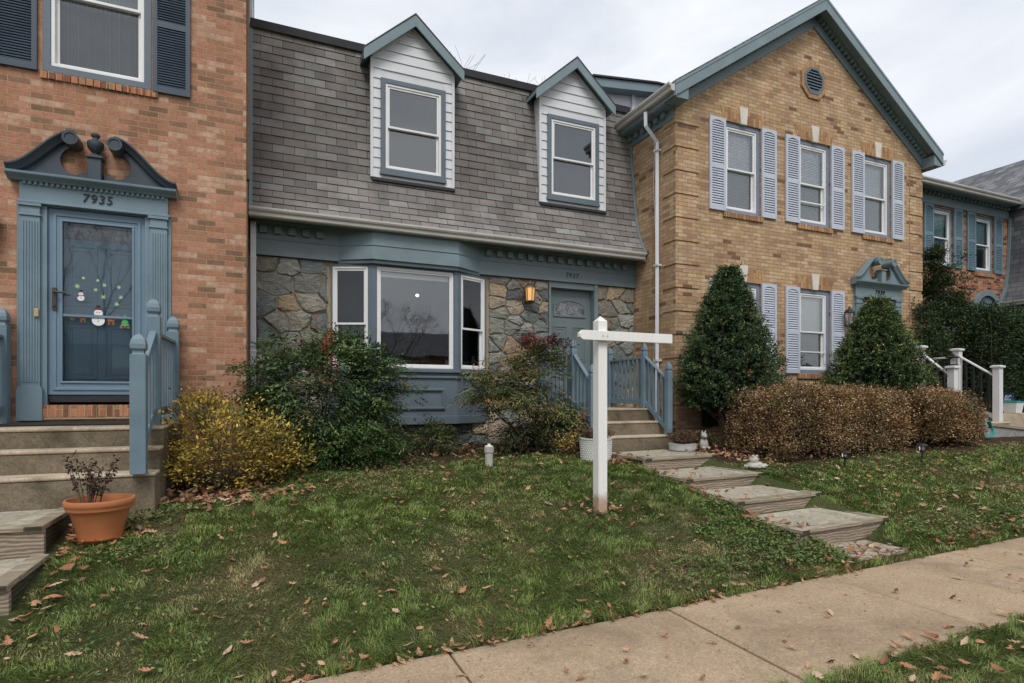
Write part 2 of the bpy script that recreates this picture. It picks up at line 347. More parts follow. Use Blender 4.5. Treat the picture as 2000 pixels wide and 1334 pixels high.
        if s.c:
            a = me.color_attributes.new('tint', 'FLOAT_COLOR', 'POINT')
            a.data.foreach_set('color', np.array([(*c, 1) for c in s.c], dtype=np.float32).ravel())
        me.transform(Matrix.Translation(-o))
        me.materials.append(mat); 
        if smooth: me.polygons.foreach_set('use_smooth', [True]*len(me.polygons))
        ob = bpy.data.objects.new(name, me); COL.objects.link(ob)
        if parent: ob.parent = parent; ORG[ob] = ORG[parent]
        else: ob.location = o; ORG[ob] = o
        if bevel:
            m = ob.modifiers.new('bevel', 'BEVEL'); m.width = bevel; m.segments = segs; m.limit_method = 'ANGLE'; m.angle_limit = R(40)
        if smooth:
            try: me.set_sharp_from_angle(angle=R(45))
            except Exception: pass
        return ob
def tag(o, label=None, cat=None, group=None, kind=None):
    if label: o['label'] = label
    if cat: o['category'] = cat
    if group: o['group'] = group
    if kind: o['kind'] = kind
    return o
def thing(name, label, cat, loc=(0, 0, 0), group=None):
    o = bpy.data.objects.new(name, None); COL.objects.link(o); o.location = loc; o.empty_display_size = .2; ORG[o] = Vector(loc)
    return tag(o, label, cat, group)
def npmesh(name, verts, faces, mat, parent=None, tint=None, org=(0, 0, 0), smooth=False):
    """verts (N,3), faces (M,k) of equal length or list of such arrays"""
    o = ORG[parent] if parent else Vector(org)
    fl = faces if isinstance(faces, list) else [faces]
    me = bpy.data.meshes.new(name); me.vertices.add(len(verts)); me.vertices.foreach_set('co', (verts-np.array(o)).astype(np.float32).ravel())
    tot = sum(f.size for f in fl); me.loops.add(tot); me.loops.foreach_set('vertex_index', np.concatenate([f.ravel() for f in fl]).astype(np.int32))
    cnt = np.concatenate([np.full(len(f), f.shape[1]) for f in fl]); st = np.concatenate([[0], np.cumsum(cnt)[:-1]])
    me.polygons.add(len(cnt)); me.polygons.foreach_set('loop_start', st.astype(np.int32))
    me.update(calc_edges=True)
    if tint is not None:
        a = me.color_attributes.new('tint', 'FLOAT_COLOR', 'POINT'); t = np.concatenate([tint, np.ones((len(tint), 1))], 1).astype(np.float32); a.data.foreach_set('color', t.ravel())
    me.materials.append(mat)
    if smooth: me.polygons.foreach_set('use_smooth', np.ones(len(cnt), bool))
    ob = bpy.data.objects.new(name, me); COL.objects.link(ob)
    if parent: ob.parent = parent; ORG[ob] = ORG[parent]
    else: ob.location = o; ORG[ob] = Vector(o)
    return ob
def text_mesh(txt, size, fr, u, v, w, depth, mat, name, parent, shear=0, bold=0.0, sx=1.0):
    cu = bpy.data.curves.new('t', 'FONT'); cu.body = txt; cu.size = size; cu.extrude = depth; cu.align_x = 'CENTER'; cu.align_y = 'CENTER'; cu.shear = shear; cu.offset = bold; cu.space_character = 1.12
    ob = bpy.data.objects.new('t', cu); COL.objects.link(ob)
    dg = bpy.context.evaluated_depsgraph_get(); me = bpy.data.meshes.new_from_object(ob.evaluated_get(dg))
    bpy.data.objects.remove(ob); bpy.data.curves.remove(cu)
    mb = MB(fr); mb.add([(u+p.co.x*sx, v+p.co.y, w+p.co.z) for p in me.vertices], [tuple(p.vertices) for p in me.polygons])
    bpy.data.meshes.remove(me)
    return mb.build(name, mat, parent)

# ------------------------------------------------------------------ building parts
def wall_grid(mb, u0, u1, v0, v1, holes, depth=.11):
    us = sorted({u0, u1, *[h[0] for h in holes], *[h[1] for h in holes]}); vs = sorted({v0, v1, *[h[2] for h in holes], *[h[3] for h in holes]})
    for a, b in zip(us, us[1:]):
        for c, d in zip(vs, vs[1:]):
            m, n = (a+b)/2, (c+d)/2
            if any(h[0] < m < h[1] and h[2] < n < h[3] for h in holes): continue
            mb.quad((a, c, 0), (b, c, 0), (b, d, 0), (a, d, 0))
    for a, b, c, d in holes:
        for p, q in (((a, c), (b, c)), ((b, c), (b, d)), ((b, d), (a, d)), ((a, d), (a, c))):
            mb.quad((*p, 0), (*q, 0), (*q, -depth), (*p, -depth))
def window(parent, fr, u0, u1, v0, v1, w0=0.0, casing=.07, casemat='bay', proud=.02, style='hung', blind=None, bmat='blind', split=.5, curtain=False, muntins=0, lab=None, vt=.045, depth=.35, room='room', sillproj=.0, soft=True, gm='glass'):
    """casing outside u0..u1 x v0..v1; white vinyl inside it; w0 = plane of the casing back"""
    g = MB(fr); g.rect_ring(u0, u1, v0, v1, casing, w0, w0+proud)
    if sillproj: g.box(u0-.015, u1+.015, v0-.03, v0+.025, w0, w0+sillproj)
    win = g.build('window', MT[casemat], parent, bevel=.004)
    if lab: win['label'] = lab
    a, b, c, d = u0+casing, u1-casing, v0+casing, v1-casing
    fw = w0+proud-.012
    MB(fr).rect_ring(a, b, c, d, .035, w0-.06, fw).build('frame', MT['vinyl'], win, bevel=.003)
    a += .035; b -= .035; c += .035; d -= .035
    if style == 'fixed':
        MB(fr).rect_ring(a, b, c, d, .028, fw-.05, fw-.012).build('sash', MT['vinyl'], win, bevel=.003)
        MB(fr).quad((a+.02, c+.02, fw-.035), (b-.02, c+.02, fw-.035), (b-.02, d-.02, fw-.035), (a+.02, d-.02, fw-.035)).build('pane', MT['glass'], win)
    else:
        m = c+(d-c)*split
        MB(fr).rect_ring(a, b, m-.02, d, .032, fw-.045, fw-.014).build('sash', MT['vinyl'], win, bevel=.003)
        MB(fr).rect_ring(a, b, c, m+.016, .032, fw-.085, fw-.052).build('sash', MT['vinyl'], win, bevel=.003)
        MB(fr).quad((a+.025, m, fw-.03), (b-.025, m, fw-.03), (b-.025, d-.02, fw-.03), (a+.025, d-.02, fw-.03)).build('pane', MT[gm], win)
        MB(fr).quad((a+.025, c+.02, fw-.07), (b-.025, c+.02, fw-.07), (b-.025, m, fw-.07), (a+.025, m, fw-.07)).build('pane', MT['glass_soft' if soft else gm], win)
    if blind:
        bb = MB(fr); z = d; lo = d-(d-c)*blind
        while z > lo:
            bb.quad((a, z, fw-.113), (b, z, fw-.113), (b, z-.034, fw-.101), (a, z-.034, fw-.101)); z -= .032
        bb.build('blind', MT[bmat], win, recalc=False)
    if curtain:
        for (p, q) in (((a, a+(b-a)*.52), (a+(b-a)*.48, b)) if curtain == 2 else ((a, a+(b-a)*.22), (b-(b-a)*.25, b))):
            cm = MB(fr); n = 48 if curtain == 2 else 24; vs = []
            for i in range(n+1):
                t = p+(q-p)*i/n; w = fw-.2+.022*math.sin(i*1.7)+.012*math.sin(i*.6)-(.03 if curtain == 2 and p > a else 0)
                vs += [(t, c, w), (t, d, w)]
            cm.add(vs, [(2*i, 2*i+2, 2*i+3, 2*i+1) for i in range(n)]).build('curtain', MT['curtain'], win, smooth=True, recalc=False)
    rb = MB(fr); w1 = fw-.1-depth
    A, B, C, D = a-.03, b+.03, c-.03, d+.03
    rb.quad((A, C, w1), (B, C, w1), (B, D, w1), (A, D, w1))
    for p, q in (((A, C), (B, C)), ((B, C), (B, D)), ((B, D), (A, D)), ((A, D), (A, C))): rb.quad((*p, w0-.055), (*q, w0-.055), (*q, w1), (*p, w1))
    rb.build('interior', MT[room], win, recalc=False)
    return win
def shutter(parent, fr, u0, u1, v0, v1, mat, w=0.0, arch=False, mid=.5, pitch=.042, t=.035):
    g = MB(fr); st = .048
    g.box(u0, u0+st, v0, v1, w, w+t).box(u1-st, u1, v0, v1, w, w+t)
    m = v0+(v1-v0)*mid
    g.box(u0+st, u1-st, v0, v0+.075, w, w+t-.002).box(u0+st, u1-st, m-.035, m+.035, w, w+t-.002)
    if arch:
        n = 8; pts = [(u0+st, v1), (u1-st, v1)]
        for i in range(n+1):
            q = i/n; pts.append((u1-st-(u1-u0-2*st)*q, v1-.085+.035*math.sin(math.pi*q)))
        g.prism(pts, w, w+t-.002)
    else: g.box(u0+st, u1-st, v1-.075, v1, w, w+t-.002)
    for lo, hi in ((v0+.075, m-.035), (m+.035, v1-.06)):
        n = max(2, int((hi-lo)/pitch)); p = (hi-lo)/n
        for i in range(n):
            z = lo+i*p
            g.add([(u0+st, z, w+t-.006), (u1-st, z, w+t-.006), (u1-st, z+p*.9, w+.006), (u0+st, z+p*.9, w+.006), (u0+st, z+.008, w+t-.004), (u1-st, z+.008, w+t-.004), (u1-st, z+p*.9+.008, w+.008), (u0+st, z+p*.9+.008, w+.008)],
                  [(0, 1, 2, 3), (7, 6, 5, 4), (0, 4, 5, 1), (2, 6, 7, 3), (0, 3, 7, 4), (1, 5, 6, 2)])
    g.box(u0+st, u1-st, v0+.01, v1-.09, w-.002, w+.004)
    return g.build('shutter', MT[mat], parent)
def gutter(parent, fr, u0, u1, v, mat='gutter', h=.125, d=.12):
    prof = [(0, 0), (d*.5, 0), (d*.62, h*.12), (d*.66, h*.45), (d*.9, h*.62), (d, h*.8), (d, h), (d-.012, h), (d-.02, h*.82), (.01, h*.82), (.0, h)]
    g = MB(fr); g.prism([(p[1]+v, p[0]) for p in prof], u0, u1, axis=0)
    return g.build('gutter', MT[mat], parent)
def swan_pediment(parent, fr, cx, z0, hw, w, mat, urn=True, name='pediment', sc=1.0):
    """broken scroll pediment standing on a cornice; hw = half width"""
    sx, sz, r = .205*sc, .40*sc, .075*sc
    def S(t):  # t 0 outer end .. 1 over the scroll
        k = t*t*(3-2*t); return hw-(hw-sx+.02)*t, z0+.035+(sz+r-.035)*k**1.05
    g = MB(fr); 
    for sg in (-1, 1):
        top = [(cx+sg*S(i/14)[0], S(i/14)[1]-.02) for i in range(15)]
        C = []
        for i in range(9):   # round notch under the scroll
            a = R(100-i*24); C.append((cx+sg*(sx-.01*sc+.14*sc*math.cos(a)), z0+.20*sc+.15*sc*math.sin(a)))
        poly = [(cx+sg*hw*.97, z0)]+top+[(cx+sg*(sx+.02), z0+sz*.86)]+[p for p in C[1:]]+[(cx+sg*.075*sc, z0+.10*sc), (cx+sg*.075*sc, z0)]
        g.prism(poly, w, w+.05)
    ped = g.build(name, MT[mat], parent)
    for sg in (-1, 1):
        mo = MB(fr); prof = [(-.055, 0), (-.04, .10), (0, .125), (.018, .15), (.035, .15), (.035, 0)]
        path = []
        for i in range(17):
            t = i/16; x, z = S(t); x2, z2 = S(min(1, t+.02)); x1, z1 = S(max(0, t-.02)); dx, dz = (x2-x1), (z2-z1); L = math.hypot(dx, dz) or 1
            nx, nz = dz/L, -dx/L
            path.append(((cx+sg*x, z, w), (sg*nx, nz, 0), (0, 0, 1)))
        mo.sweep([(a*sc, b) for a, b in prof], path).build('moulding', MT[mat], ped, smooth=True)
        sp = MB(fr); c = (cx+sg*sx, z0+sz)
        circ = lambda q, n=20: [(c[0]+q*math.cos(2*math.pi*i/n), c[1]+q*math.sin(2*math.pi*i/n)) for i in range(n)]
        sp.prism(circ(r), w, w+.205); sp.ring(circ(r), circ(r*.72), w+.2045, w+.215)
        sp.build('scroll', MT[mat], ped, smooth=True)
    pe = MB(fr); pe.box(cx-.062*sc, cx+.062*sc, z0, z0+.24*sc, w, w+.13).box(cx-.08*sc, cx+.08*sc, z0+.24*sc, z0+.265*sc, w, w+.15)
    pe.build('pedestal', MT[mat], ped, bevel=.004)
    if urn:
        prof = [(.045, 0), (.05, .012), (.03, .03), (.022, .045), (.045, .06), (.075, .10), (.082, .14), (.08, .165), (.055, .185), (.03, .195), (.028, .215), (.045, .235), (.045, .255), (.02, .275), (.002, .28)]
        base = fr((cx, z0+.265, w+.075)); MB().lathe(prof, base, 20).build('urn_finial', MT[mat], ped, smooth=True)
    return ped
def newel(g, x, y, z0, z1, s=.055, cap='spear'):
    g.box(x-s, x+s, y-s, y+s, z0, z1)
    k = 2**.5
    if cap == 'spear': prof = [(s*.98*k, 0), (s*.98*k, .012), (s*.8*k, .02), (s*.8*k, .035), (s*1.0*k, .05), (s*.98*k, .075), (s*.78*k, .115), (s*.42*k, .15), (.004, .175)]
    else: prof = [(s*.8*k, 0), (s*.72*k, .012), (s*.72*k, .028), (s*.98*k, .05), (s*1.0*k, .09), (s*.85*k, .13), (s*.5*k, .165), (.004, .185)]
    g.lathe([(r, h) for r, h in prof], (x, y, z1), 4)
    return g
def rail_run(parent, p0, p1, zt0, zt1, zb0, zb1, mat, n, s=.018, hw=.032):
    """handrail and bottom rail from p0 to p1 with n balusters"""
    (x0, y0), (x1, y1) = p0, p1; L = math.hypot(x1-x0, y1-y0); ux, uy = (x1-x0)/L, (y1-y0)/L
    fr = Fr((x0, y0, 0), (ux, uy, 0))
    MB(fr).add([(u, z+dz, w) for (u, z) in ((0, zt0), (L, zt1)) for dz in (-.035, 0) for w in (-hw, hw)], [(0, 1, 3, 2), (4, 6, 7, 5), (0, 4, 5, 1), (2, 3, 7, 6), (0, 2, 6, 4), (1, 5, 7, 3)]).build('handrail', MT[mat], parent, bevel=.005)
    MB(fr).add([(u, z+dz, w) for (u, z) in ((0, zb0), (L, zb1)) for dz in (-.05, .04) for w in (-.02, .02)], [(0, 1, 3, 2), (4, 6, 7, 5), (0, 4, 5, 1), (2, 3, 7, 6), (0, 2, 6, 4), (1, 5, 7, 3)]).build('bottom_rail', MT[mat], parent, bevel=.004)
    for i in range(n):
        t = (i+.7)/(n+.4); u = L*t
        za = zb0+(zb1-zb0)*t; zb = zt0+(zt1-zt0)*t
        MB(fr).box(u-s, u+s, za, zb-.02, -s, s).build('baluster', MT[mat if mat != 'white_pvc' else 'black'], parent)
def stone_field(mb, u0, u1, v0, v1, cu=.36, cv=.24, holes=(), tan=.3, seed=1, wbase=0.0):
    rn = random.Random(seed); seeds = []
    nu, nv = max(1, round((u1-u0)/cu)), max(1, round((v1-v0)/cv))
    for j in range(nv):
        for i in range(nu):
            seeds.append((u0+(i+.5+rn.uniform(-.42, .42)+(.5 if j % 2 else 0)*.6)*(u1-u0)/nu, v0+(j+.5+rn.uniform(-.46, .46))*(v1-v0)/nv, rn.uniform(.0, .12)))
    for k, (a, b, wt) in enumerate(seeds):
        poly = [(u0, v0), (u1, v0), (u1, v1), (u0, v1)]
        for q, (c, d, w2) in enumerate(seeds):
            if q == k or abs(c-a) > 1.2 or abs(d-b) > 1.0: continue
            m = ((a+c)/2, (b+d)/2); n = ((c-a), (d-b)*1.9); off = (wt-w2)*.6
            def side(p): return (p[0]-m[0])*n[0]+(p[1]-m[1])*n[1]-off*.1
            out = []
            for i in range(len(poly)):
                P, Q = poly[i], poly[(i+1) % len(poly)]; sp, sq = side(P), side(Q)
                if sp <= 0: out.append(P)
                if (sp < 0 < sq) or (sq < 0 < sp):
                    t = sp/(sp-sq); out.append((P[0]+(Q[0]-P[0])*t, P[1]+(Q[1]-P[1])*t))
            poly = out
            if len(poly) < 3: break
        if len(poly) < 3: continue
        cxx = sum(p[0] for p in poly)/len(poly); cyy = sum(p[1] for p in poly)/len(poly)
        pts = []
        for i in range(len(poly)):     # round the corners, subdivide
            P, Q = poly[i], poly[(i+1) % len(poly)]
            for t in (.09, .36, .66, .92): pts.append((P[0]+(Q[0]-P[0])*t+rn.uniform(-.011, .011), P[1]+(Q[1]-P[1])*t+rn.uniform(-.011, .011)))
        def shr(p, d):
            dx, dy = p[0]-cxx, p[1]-cyy; L = math.hypot(dx, dy) or 1; k2 = max(.1, 1-d/L); return (cxx+dx*k2, cyy+dy*k2)
        h = wbase+rn.uniform(.015, .04); n = len(pts); tx, ty = rn.uniform(-.09, .09), rn.uniform(-.09, .09)
        vs = [(*shr(p, .008), wbase-.01) for p in pts]+[(*shr(p, .011+rn.uniform(0, .006)), h) for p in pts]
        inn = [shr(p, .022+rn.uniform(0, .02)) for p in pts]
        vs += [(*p, h+.006+(p[0]-cxx)*tx*1.4+(p[1]-cyy)*ty*1.4+rn.uniform(-.009, .010)) for p in inn]+[(cxx, cyy, h+.02)]
        fs = []
        for i in range(n):
            j = (i+1) % n; fs += [(i, j, n+j, n+i), (n+i, n+j, 2*n+j, 2*n+i), (2*n+i, 2*n+j, 3*n)]
        x = rn.random()
        if x < tan: c = rn.choice([(.36, .28, .19), (.31, .26, .20), (.38, .32, .25), (.29, .215, .145)])
        else: c = rn.choice([(.17, .19, .185), (.22, .23, .215), (.15, .17, .165), (.26, .265, .245), (.20, .205, .175), (.13, .145, .15), (.24, .225, .19)])
        k3 = rn.uniform(.85, 1.25); mb.tint = tuple(x*k3 for x in c); mb.add(vs, fs)
# ================================================================== THE SETTING
def grid_ground():
    xs = np.concatenate([[-900, -300, -100, -40, -20, -12], np.arange(-8, 22.01, .16), [24, 28, 40, 80, 200, 500, 900]])
    ys = np.concatenate([[-900, -300, -100, -40, -16], np.arange(-8, 1.9, .6), np.arange(2.0, 9.6, .12), [10, 12, 16, 30, 60, 150, 400, 900]])
    XX, YY = np.meshgrid(xs, ys); Z = gz(XX, YY)
    near = (YY > 3.5) & (YY < 9.5) & (XX > -8) & (XX < 22)
    Z = Z - near*np.abs(rng.normal(0, .003, Z.shape))
    walk = (YY > 2.16) & (YY < 3.40); Z = np.where(walk, Z-.05, Z)
    for (a, b, z) in ((3.50, 3.86, .03), (3.86, 4.62, .20), (4.62, 5.42, .34), (5.42, 6.30, .48), (6.30, 7.3, .62)):
        Z = np.where((XX > 4.62) & (XX < 5.72) & (YY >= a) & (YY < b), np.minimum(Z, z-.02), Z)
    Z = np.where((YY < -2.5) & (YY > -12), Z-.14, Z)
    V = np.stack([XX, YY, Z], -1).reshape(-1, 3); nx, ny = len(xs), len(ys)
    i = (np.arange(ny-1)[:, None]*nx+np.arange(nx-1)[None]).reshape(-1)
    ob = npmesh('ground', V, np.stack([i, i+1, i+1+nx, i+nx], 1), MT['ground'], smooth=True)
    x, y = V[:, 0], V[:, 1]
    wob = .18*np.sin(x*2.3)+.10*np.sin(x*5.1+1)
    edge = np.where(x < 5.9, 7.45, 5.75)+wob; edge = np.where((x > -1.2) & (x < .3), 6.6+wob, edge)
    b = np.clip((y-edge)/.2, 0, 1)*(y < 9.5)
    a = ob.data.attributes.new('bed', 'FLOAT', 'POINT'); a.data.foreach_set('value', b.astype(np.float32))
    tag(ob, kind='structure')
grid_ground()
sw = MB(); jx = [1.03+1.6*k for k in range(-8, 14)]
for a, b in zip(jx, jx[1:]):
    y0, y1 = 2.19, 3.335
    tw = random.uniform(-.004, .004); g = .0075
    sw.add([(a+g, y0, swz(a)-.1), (b-g, y0, swz(b)-.1), (b-g, y1, swz(b)-.1), (a+g, y1, swz(a)-.1), (a+g, y0, swz(a)+tw), (b-g, y0, swz(b)+tw), (b-g, y1, swz(b)+tw), (a+g, y1, swz(a)+tw)],
           [(3, 2, 1, 0), (4, 5, 6, 7), (0, 1, 5, 4), (1, 2, 6, 5), (2, 3, 7, 6), (3, 0, 4, 7)])
tag(sw.build('sidewalk', MT['sidewalk'], bevel=.008), kind='structure')
rd = MB(); rd.box(-300, 300, -11.6, -2.9, -.2, -.05); tag(rd.build('road', MT['asphalt']), kind='structure')
kb = MB(); kb.box(-300, 300, -2.9, -2.7, -.2, .06); tag(kb.build('kerb', MT['sidewalk'], bevel=.02), kind='structure')

# ================================================================== LEFT HOUSE (number 7935)
YL = 8.0; XLR = -.17
FL = wall_frame(YL)
LH = thing('brick_townhouse', 'red brick townhouse at the left with charcoal shutters and the blue door numbered 7935', 'house', (-3, YL, .6))
wl = (X_(103, YL), X_(287, YL)); wz0 = 5.245; wz1 = wz0+1.62
C1 = X_(83, YL); C2 = X_(296, YL)
DL = (-2.20, -1.24, 1.33, 3.74)
wb = MB(FL); wall_grid(wb, -9, XLR, 0, 8.6, [(C1, C2, wz0-.055, wz1+.06), DL])
wb.T = ident; wb.quad((XLR, YL, 0), (XLR, 12, 0), (XLR, 12, 8.6), (XLR, YL, 8.6)); wb.quad((-9, YL, 0), (-9, 12, 0), (-9, 12, 8.6), (-9, YL, 8.6)); wb.quad((-9, 12, 0), (XLR, 12, 0), (XLR, 12, 8.6), (-9, 12, 8.6))
wb.build('wall', MT['brick_red'], LH, recalc=False)
rf = MB(); rf.prism([(7.6, 8.6), (7.6, 8.75), (9.9, 10.3), (12.4, 8.75), (12.4, 8.6)], -9.2, XLR+.05, axis=0); rf.build('roof', MT['shingle_far'], LH)
sdg = MB(); sdg.box(XLR+.0, XLR+.03, 9.55, 12, 6.9, 8.6)
for k in range(12): sdg.box(XLR+.03, XLR+.045, 9.55, 12, 6.95+k*.14, 7.07+k*.14)
sdg.build('side_siding', MT['siding'], LH)
cb = MB(); cb.box(XLR-.002, XLR+.035, YL+.02, YL+.12, 4.3, 8.6); 
cb.build('corner_board', MT['bark'], LH)
window(LH, FL, C1, C2, wz0-.055, wz1+.06, w0=-.03, casing=.075, casemat='bay', proud=.035, split=.53, blind=.30, curtain=2, lab='double-hung window with a grey curtain behind the glass')
sb = MB(FL); nb = 16
for i in range(nb):
    a = C1-.02+(C2-C1+.09)*i/nb; sb.box(a+.004, a+(C2-C1+.09)/nb-.004, wz0-.145, wz0-.065, -.05, .028+random.uniform(-.003, .004))
sb.build('window_sill', MT['brick_red_v'], LH, bevel=.004)
sw_ = X_(372, YL)-X_(299, YL)
shutter(LH, FL, X_(299, YL), X_(372, YL), wz0-.075, wz1+.06, 'shutter_dark', w=.004, mid=.46, pitch=.03)
shutter(LH, FL, X_(74, YL)-sw_, X_(74, YL), wz0-.075, wz1+.06, 'shutter_dark', w=.004, mid=.46, pitch=.03)

def door_surround(H, fr, cx, zb, zd0, num, mat, dmat, urn, full=True, shear=0):
    """pilastered surround centred at cx; zb = foot level; zd0 = bottom of the storm door"""
    top = zd0+2.10; hw = .705
    sg = MB(fr); sg.box(cx-hw, cx+hw, top+.03, top+.28, 0, .05); sg.box(cx-hw-.02, cx+hw+.02, top+.005, top+.03, 0, .07)
    for s2 in (-1, 1): sg.box(cx+s2*.60-.135, cx+s2*.60+.135, zb, top, 0, .02)
    sur = sg.build('door_surround', MT[mat], H, bevel=.004)
    for s2 in (-1, 1):
        c = cx+s2*.608; pl = MB(fr); pl.box(c-.088, c+.088, zb+.37, top-.135, .02, .055)
        for k in range(6): u = c-.0625+k*.025; pl.box(u-.007, u+.007, zb+.42, top-.19, .055, .064)
        pl.box(c-.115, c+.115, zb, zb+.35, .02, .085).box(c-.105, c+.105, zb+.35, zb+.372, .02, .075)
        pl.box(c-.10, c+.10, top-.135, top-.115, .02, .07).box(c-.088, c+.088, top-.115, top-.03, .02, .06).box(c-.105, c+.105, top-.03, top, .02, .08)
        pl.build('pilaster', MT[mat], sur, bevel=.003)
    dn = MB(fr); n = 27
    for i in range(n):
        u = cx-.68+1.36*(i+.5)/n; dn.box(u-.0135, u+.0135, top+.205, top+.24, .05, .075)
    dn.build('dentils', MT[mat], sur)
    co = MB(fr); co.prism([(top+.24, 0), (top+.24, .085), (top+.255, .10), (top+.275, .14), (top+.29, .165), (top+.315, .17), (top+.32, 0)], cx-.80, cx+.80, axis=0)
    co.build('cornice', MT[mat], sur, bevel=.003)
    swan_pediment(H, fr, cx, top+.32, .80, .02, dmat, urn=urn)
    text_mesh(num, .135, fr, cx+.01, top+.12, .058, .006, MT['black'], 'house_number', H, shear=shear, bold=.0)
    return sur, top
LC = -1.72; ZD = 1.585
door_surround(LH, FL, LC, 1.30, ZD, '7935', 'trim_left', 'pediment', True, shear=.12)
def storm_door(H, fr, u0, u1, v0, v1, mat, crossz=None):
    g = MB(fr); g.rect_ring(u0, u1, v0, v1, .135, -.06, -.02, tb=.15); g.rect_ring(u0+.05, u1-.05, v0+.05, v1-.05, .03, -.02, -.008)
    g.rect_ring(u0+.115, u1-.115, v0+.13, v1-.115, .022, -.02, -.006)
    d = g.build('storm_door', MT[mat], H, bevel=.004)
    a, b, c, e = u0+.13, u1-.13, v0+.145, v1-.13
    MB(fr).quad((a, c, -.035), (b, c, -.035), (b, e, -.035), (a, e, -.035)).build('pane', MT['glass_clear'], d)
    if crossz: MB(fr).box(a, b, crossz-.013, crossz+.013, -.045, -.02).build('crossbar', MT[mat], d)
    MB(fr).box(u0+.045, u0+.085, v0+.95, v0+1.2, -.02, .01).tube([(u0+.065, v0+1.15, .0), (u0+.065, v0+1.15, .05), (u0+.18, v0+1.14, .055)], .011, 8).tube([(u0+.065, v0+1.0, 0), (u0+.065, v0+1.0, .02)], .016, 10).build('handle', MT['bronze'], d, bevel=.003)
    return d, (a, b, c, e)
sdoor, (ga, gb, gc, ge) = storm_door(LH, FL, DL[0]+.01, DL[1]-.01, ZD, ZD+2.09, 'door_blue', crossz=2.485)
jm = MB(FL); jm.box(DL[0]-.003, DL[0]+.01, 1.46, 3.70, -.11, .012).box(DL[1]-.01, DL[1]+.003, 1.46, 3.70, -.11, .012).box(DL[0], DL[1], 3.68, 3.75, -.11, .012)
jm.build('door_jamb', MT['door_blue'], LH)
ed = MB(FL); ed.box(DL[0], DL[1], ZD-.02, 3.72, -.17, -.125)
for (a, b, c, d) in ((.14, .45, 1.02, 1.72), (.52, .83, 1.02, 1.72), (.14, .45, .18, .84), (.52, .83, .18, .84)):
    ed.rect_ring(DL[0]+a, DL[0]+b, ZD+c, ZD+d, .022, -.125, -.113); ed.rect_ring(DL[0]+a+.05, DL[0]+b-.05, ZD+c+.05, ZD+d-.05, .02, -.125, -.115)
edo = ed.build('entry_door', MT['door_inner'], LH, bevel=.003)
MB(FL).box(DL[0]+.15, DL[0]+.83, ZD+1.79, ZD+1.98, -.1245, -.118).build('fanlight_pane', MT['leaded'], edo)
MB(FL).box(DL[0]+.035, DL[0]+.09, ZD+1.05, ZD+1.13, -.125, -.10).box(DL[0]+.035, DL[0]+.09, ZD+.86, ZD+.98, -.125, -.10).build('lock_plate', MT['black'], edo)
MB(FL).box(DL[0], DL[1], 1.50, ZD-.005, -.12, -.03).build('door_sill', MT['flash'], LH, bevel=.004)
th = MB(FL); n = 12
for i in range(n):
    a = DL[0]-.04+1.04*i/n; th.box(a+.004, a+1.04/n-.004, 1.335, 1.47, -.2, .06+random.uniform(-.004, .004))
th.build('threshold', MT['brick_red_v'], LH, bevel=.004)
MB(FL).box(DL[0]-.04, DL[1]+.04, 1.31, 1.46, -.2, .054).build('threshold_mortar', MT['mortar'], LH)
MB(FL).box(-2.285, -2.245, 2.44, 2.53, .064, .085).build('doorbell', MT['brass'], LH, bevel=.006)
# window stickers on the storm door
def disc(g, u, v, r, w, n=16, sx=1): g.prism([(u+r*sx*math.cos(2*math.pi*i/n), v+r*math.sin(2*math.pi*i/n)) for i in range(n)], w, w+.001)
def stick(parts, lab):
    g0 = None
    for mt, fn in parts:
        g = MB(FL); fn(g); o = g.build('sticker' if g0 is None else 'sticker', MT[mt], sdoor)
        o['label'] = lab
def PX(px, py, w=-.033): return X_(px, YL-w), Z_(px, py, YL-w)
def snowman(px, py, s, small=False):
    u, v = PX(px, py); w = -.034
    def body(g): disc(g, u, v-.02*s, .062*s, w); disc(g, u, v+.06*s, .042*s, w+.0005)
    def rd(g): g.box(u-.045*s, u+.045*s, v+.025*s, v+.038*s, w+.002, w+.003); g.box(u-.05*s, u-.035*s, v-.0*s, v+.035*s, w+.002, w+.003); g.box(u-.028*s, u+.028*s, v+.112*s, v+.12*s, w+.003, w+.004)
    def bk(g): g.box(u-.022*s, u+.022*s, v+.105*s, v+.145*s, w+.002, w+.003); g.box(u-.036*s, u+.036*s, v+.098*s, v+.106*s, w+.002, w+.003); disc(g, u-.012*s, v+.068*s, .005*s, w+.002, 6); disc(g, u+.012*s, v+.068*s, .005*s, w+.002, 6); disc(g, u, v-.0*s, .006*s, w+.002, 6); disc(g, u, v-.03*s, .006*s, w+.002, 6)
    return [('stick_white', body), ('red', rd), ('black', bk)]
stick(snowman(192, 622, 1.02), 'white snowman sticker with a black hat')
stick(snowman(158, 580, .55), 'small snowman sticker with a red scarf')
def deer(px, py, s, flip=1):
    u, v = PX(px, py); w = -.034
    def b(g):
        g.box(u-.035*s, u+.03*s, v, v+.035*s, w, w+.001)
        for k in (-.03, -.015, .012, .025): g.box(u+k*s, u+(k+.007)*s, v-.04*s, v+.005, w, w+.001)
        g.prism([(u+flip*.02*s, v+.02*s), (u+flip*.05*s, v+.07*s), (u+flip*.035*s, v+.08*s), (u+flip*.005*s, v+.03*s)], w, w+.001)
        disc(g, u+flip*.052*s, v+.07*s, .016*s, w, 10)
    def r(g): disc(g, u+flip*.068*s, v+.068*s, .007*s, w+.001, 8); g.box(u-.01*s, u+.015*s, v+.03*s, v+.04*s, w+.001, w+.002)
    return [('stick_brown', b), ('red', r)]
stick(deer(217, 628, 1.0), 'small brown reindeer sticker beside the snowman'); stick(deer(162, 624, .8, -1), 'small brown reindeer sticker left of the snowman'); stick(deer(141, 621, .6), 'smallest brown reindeer sticker')
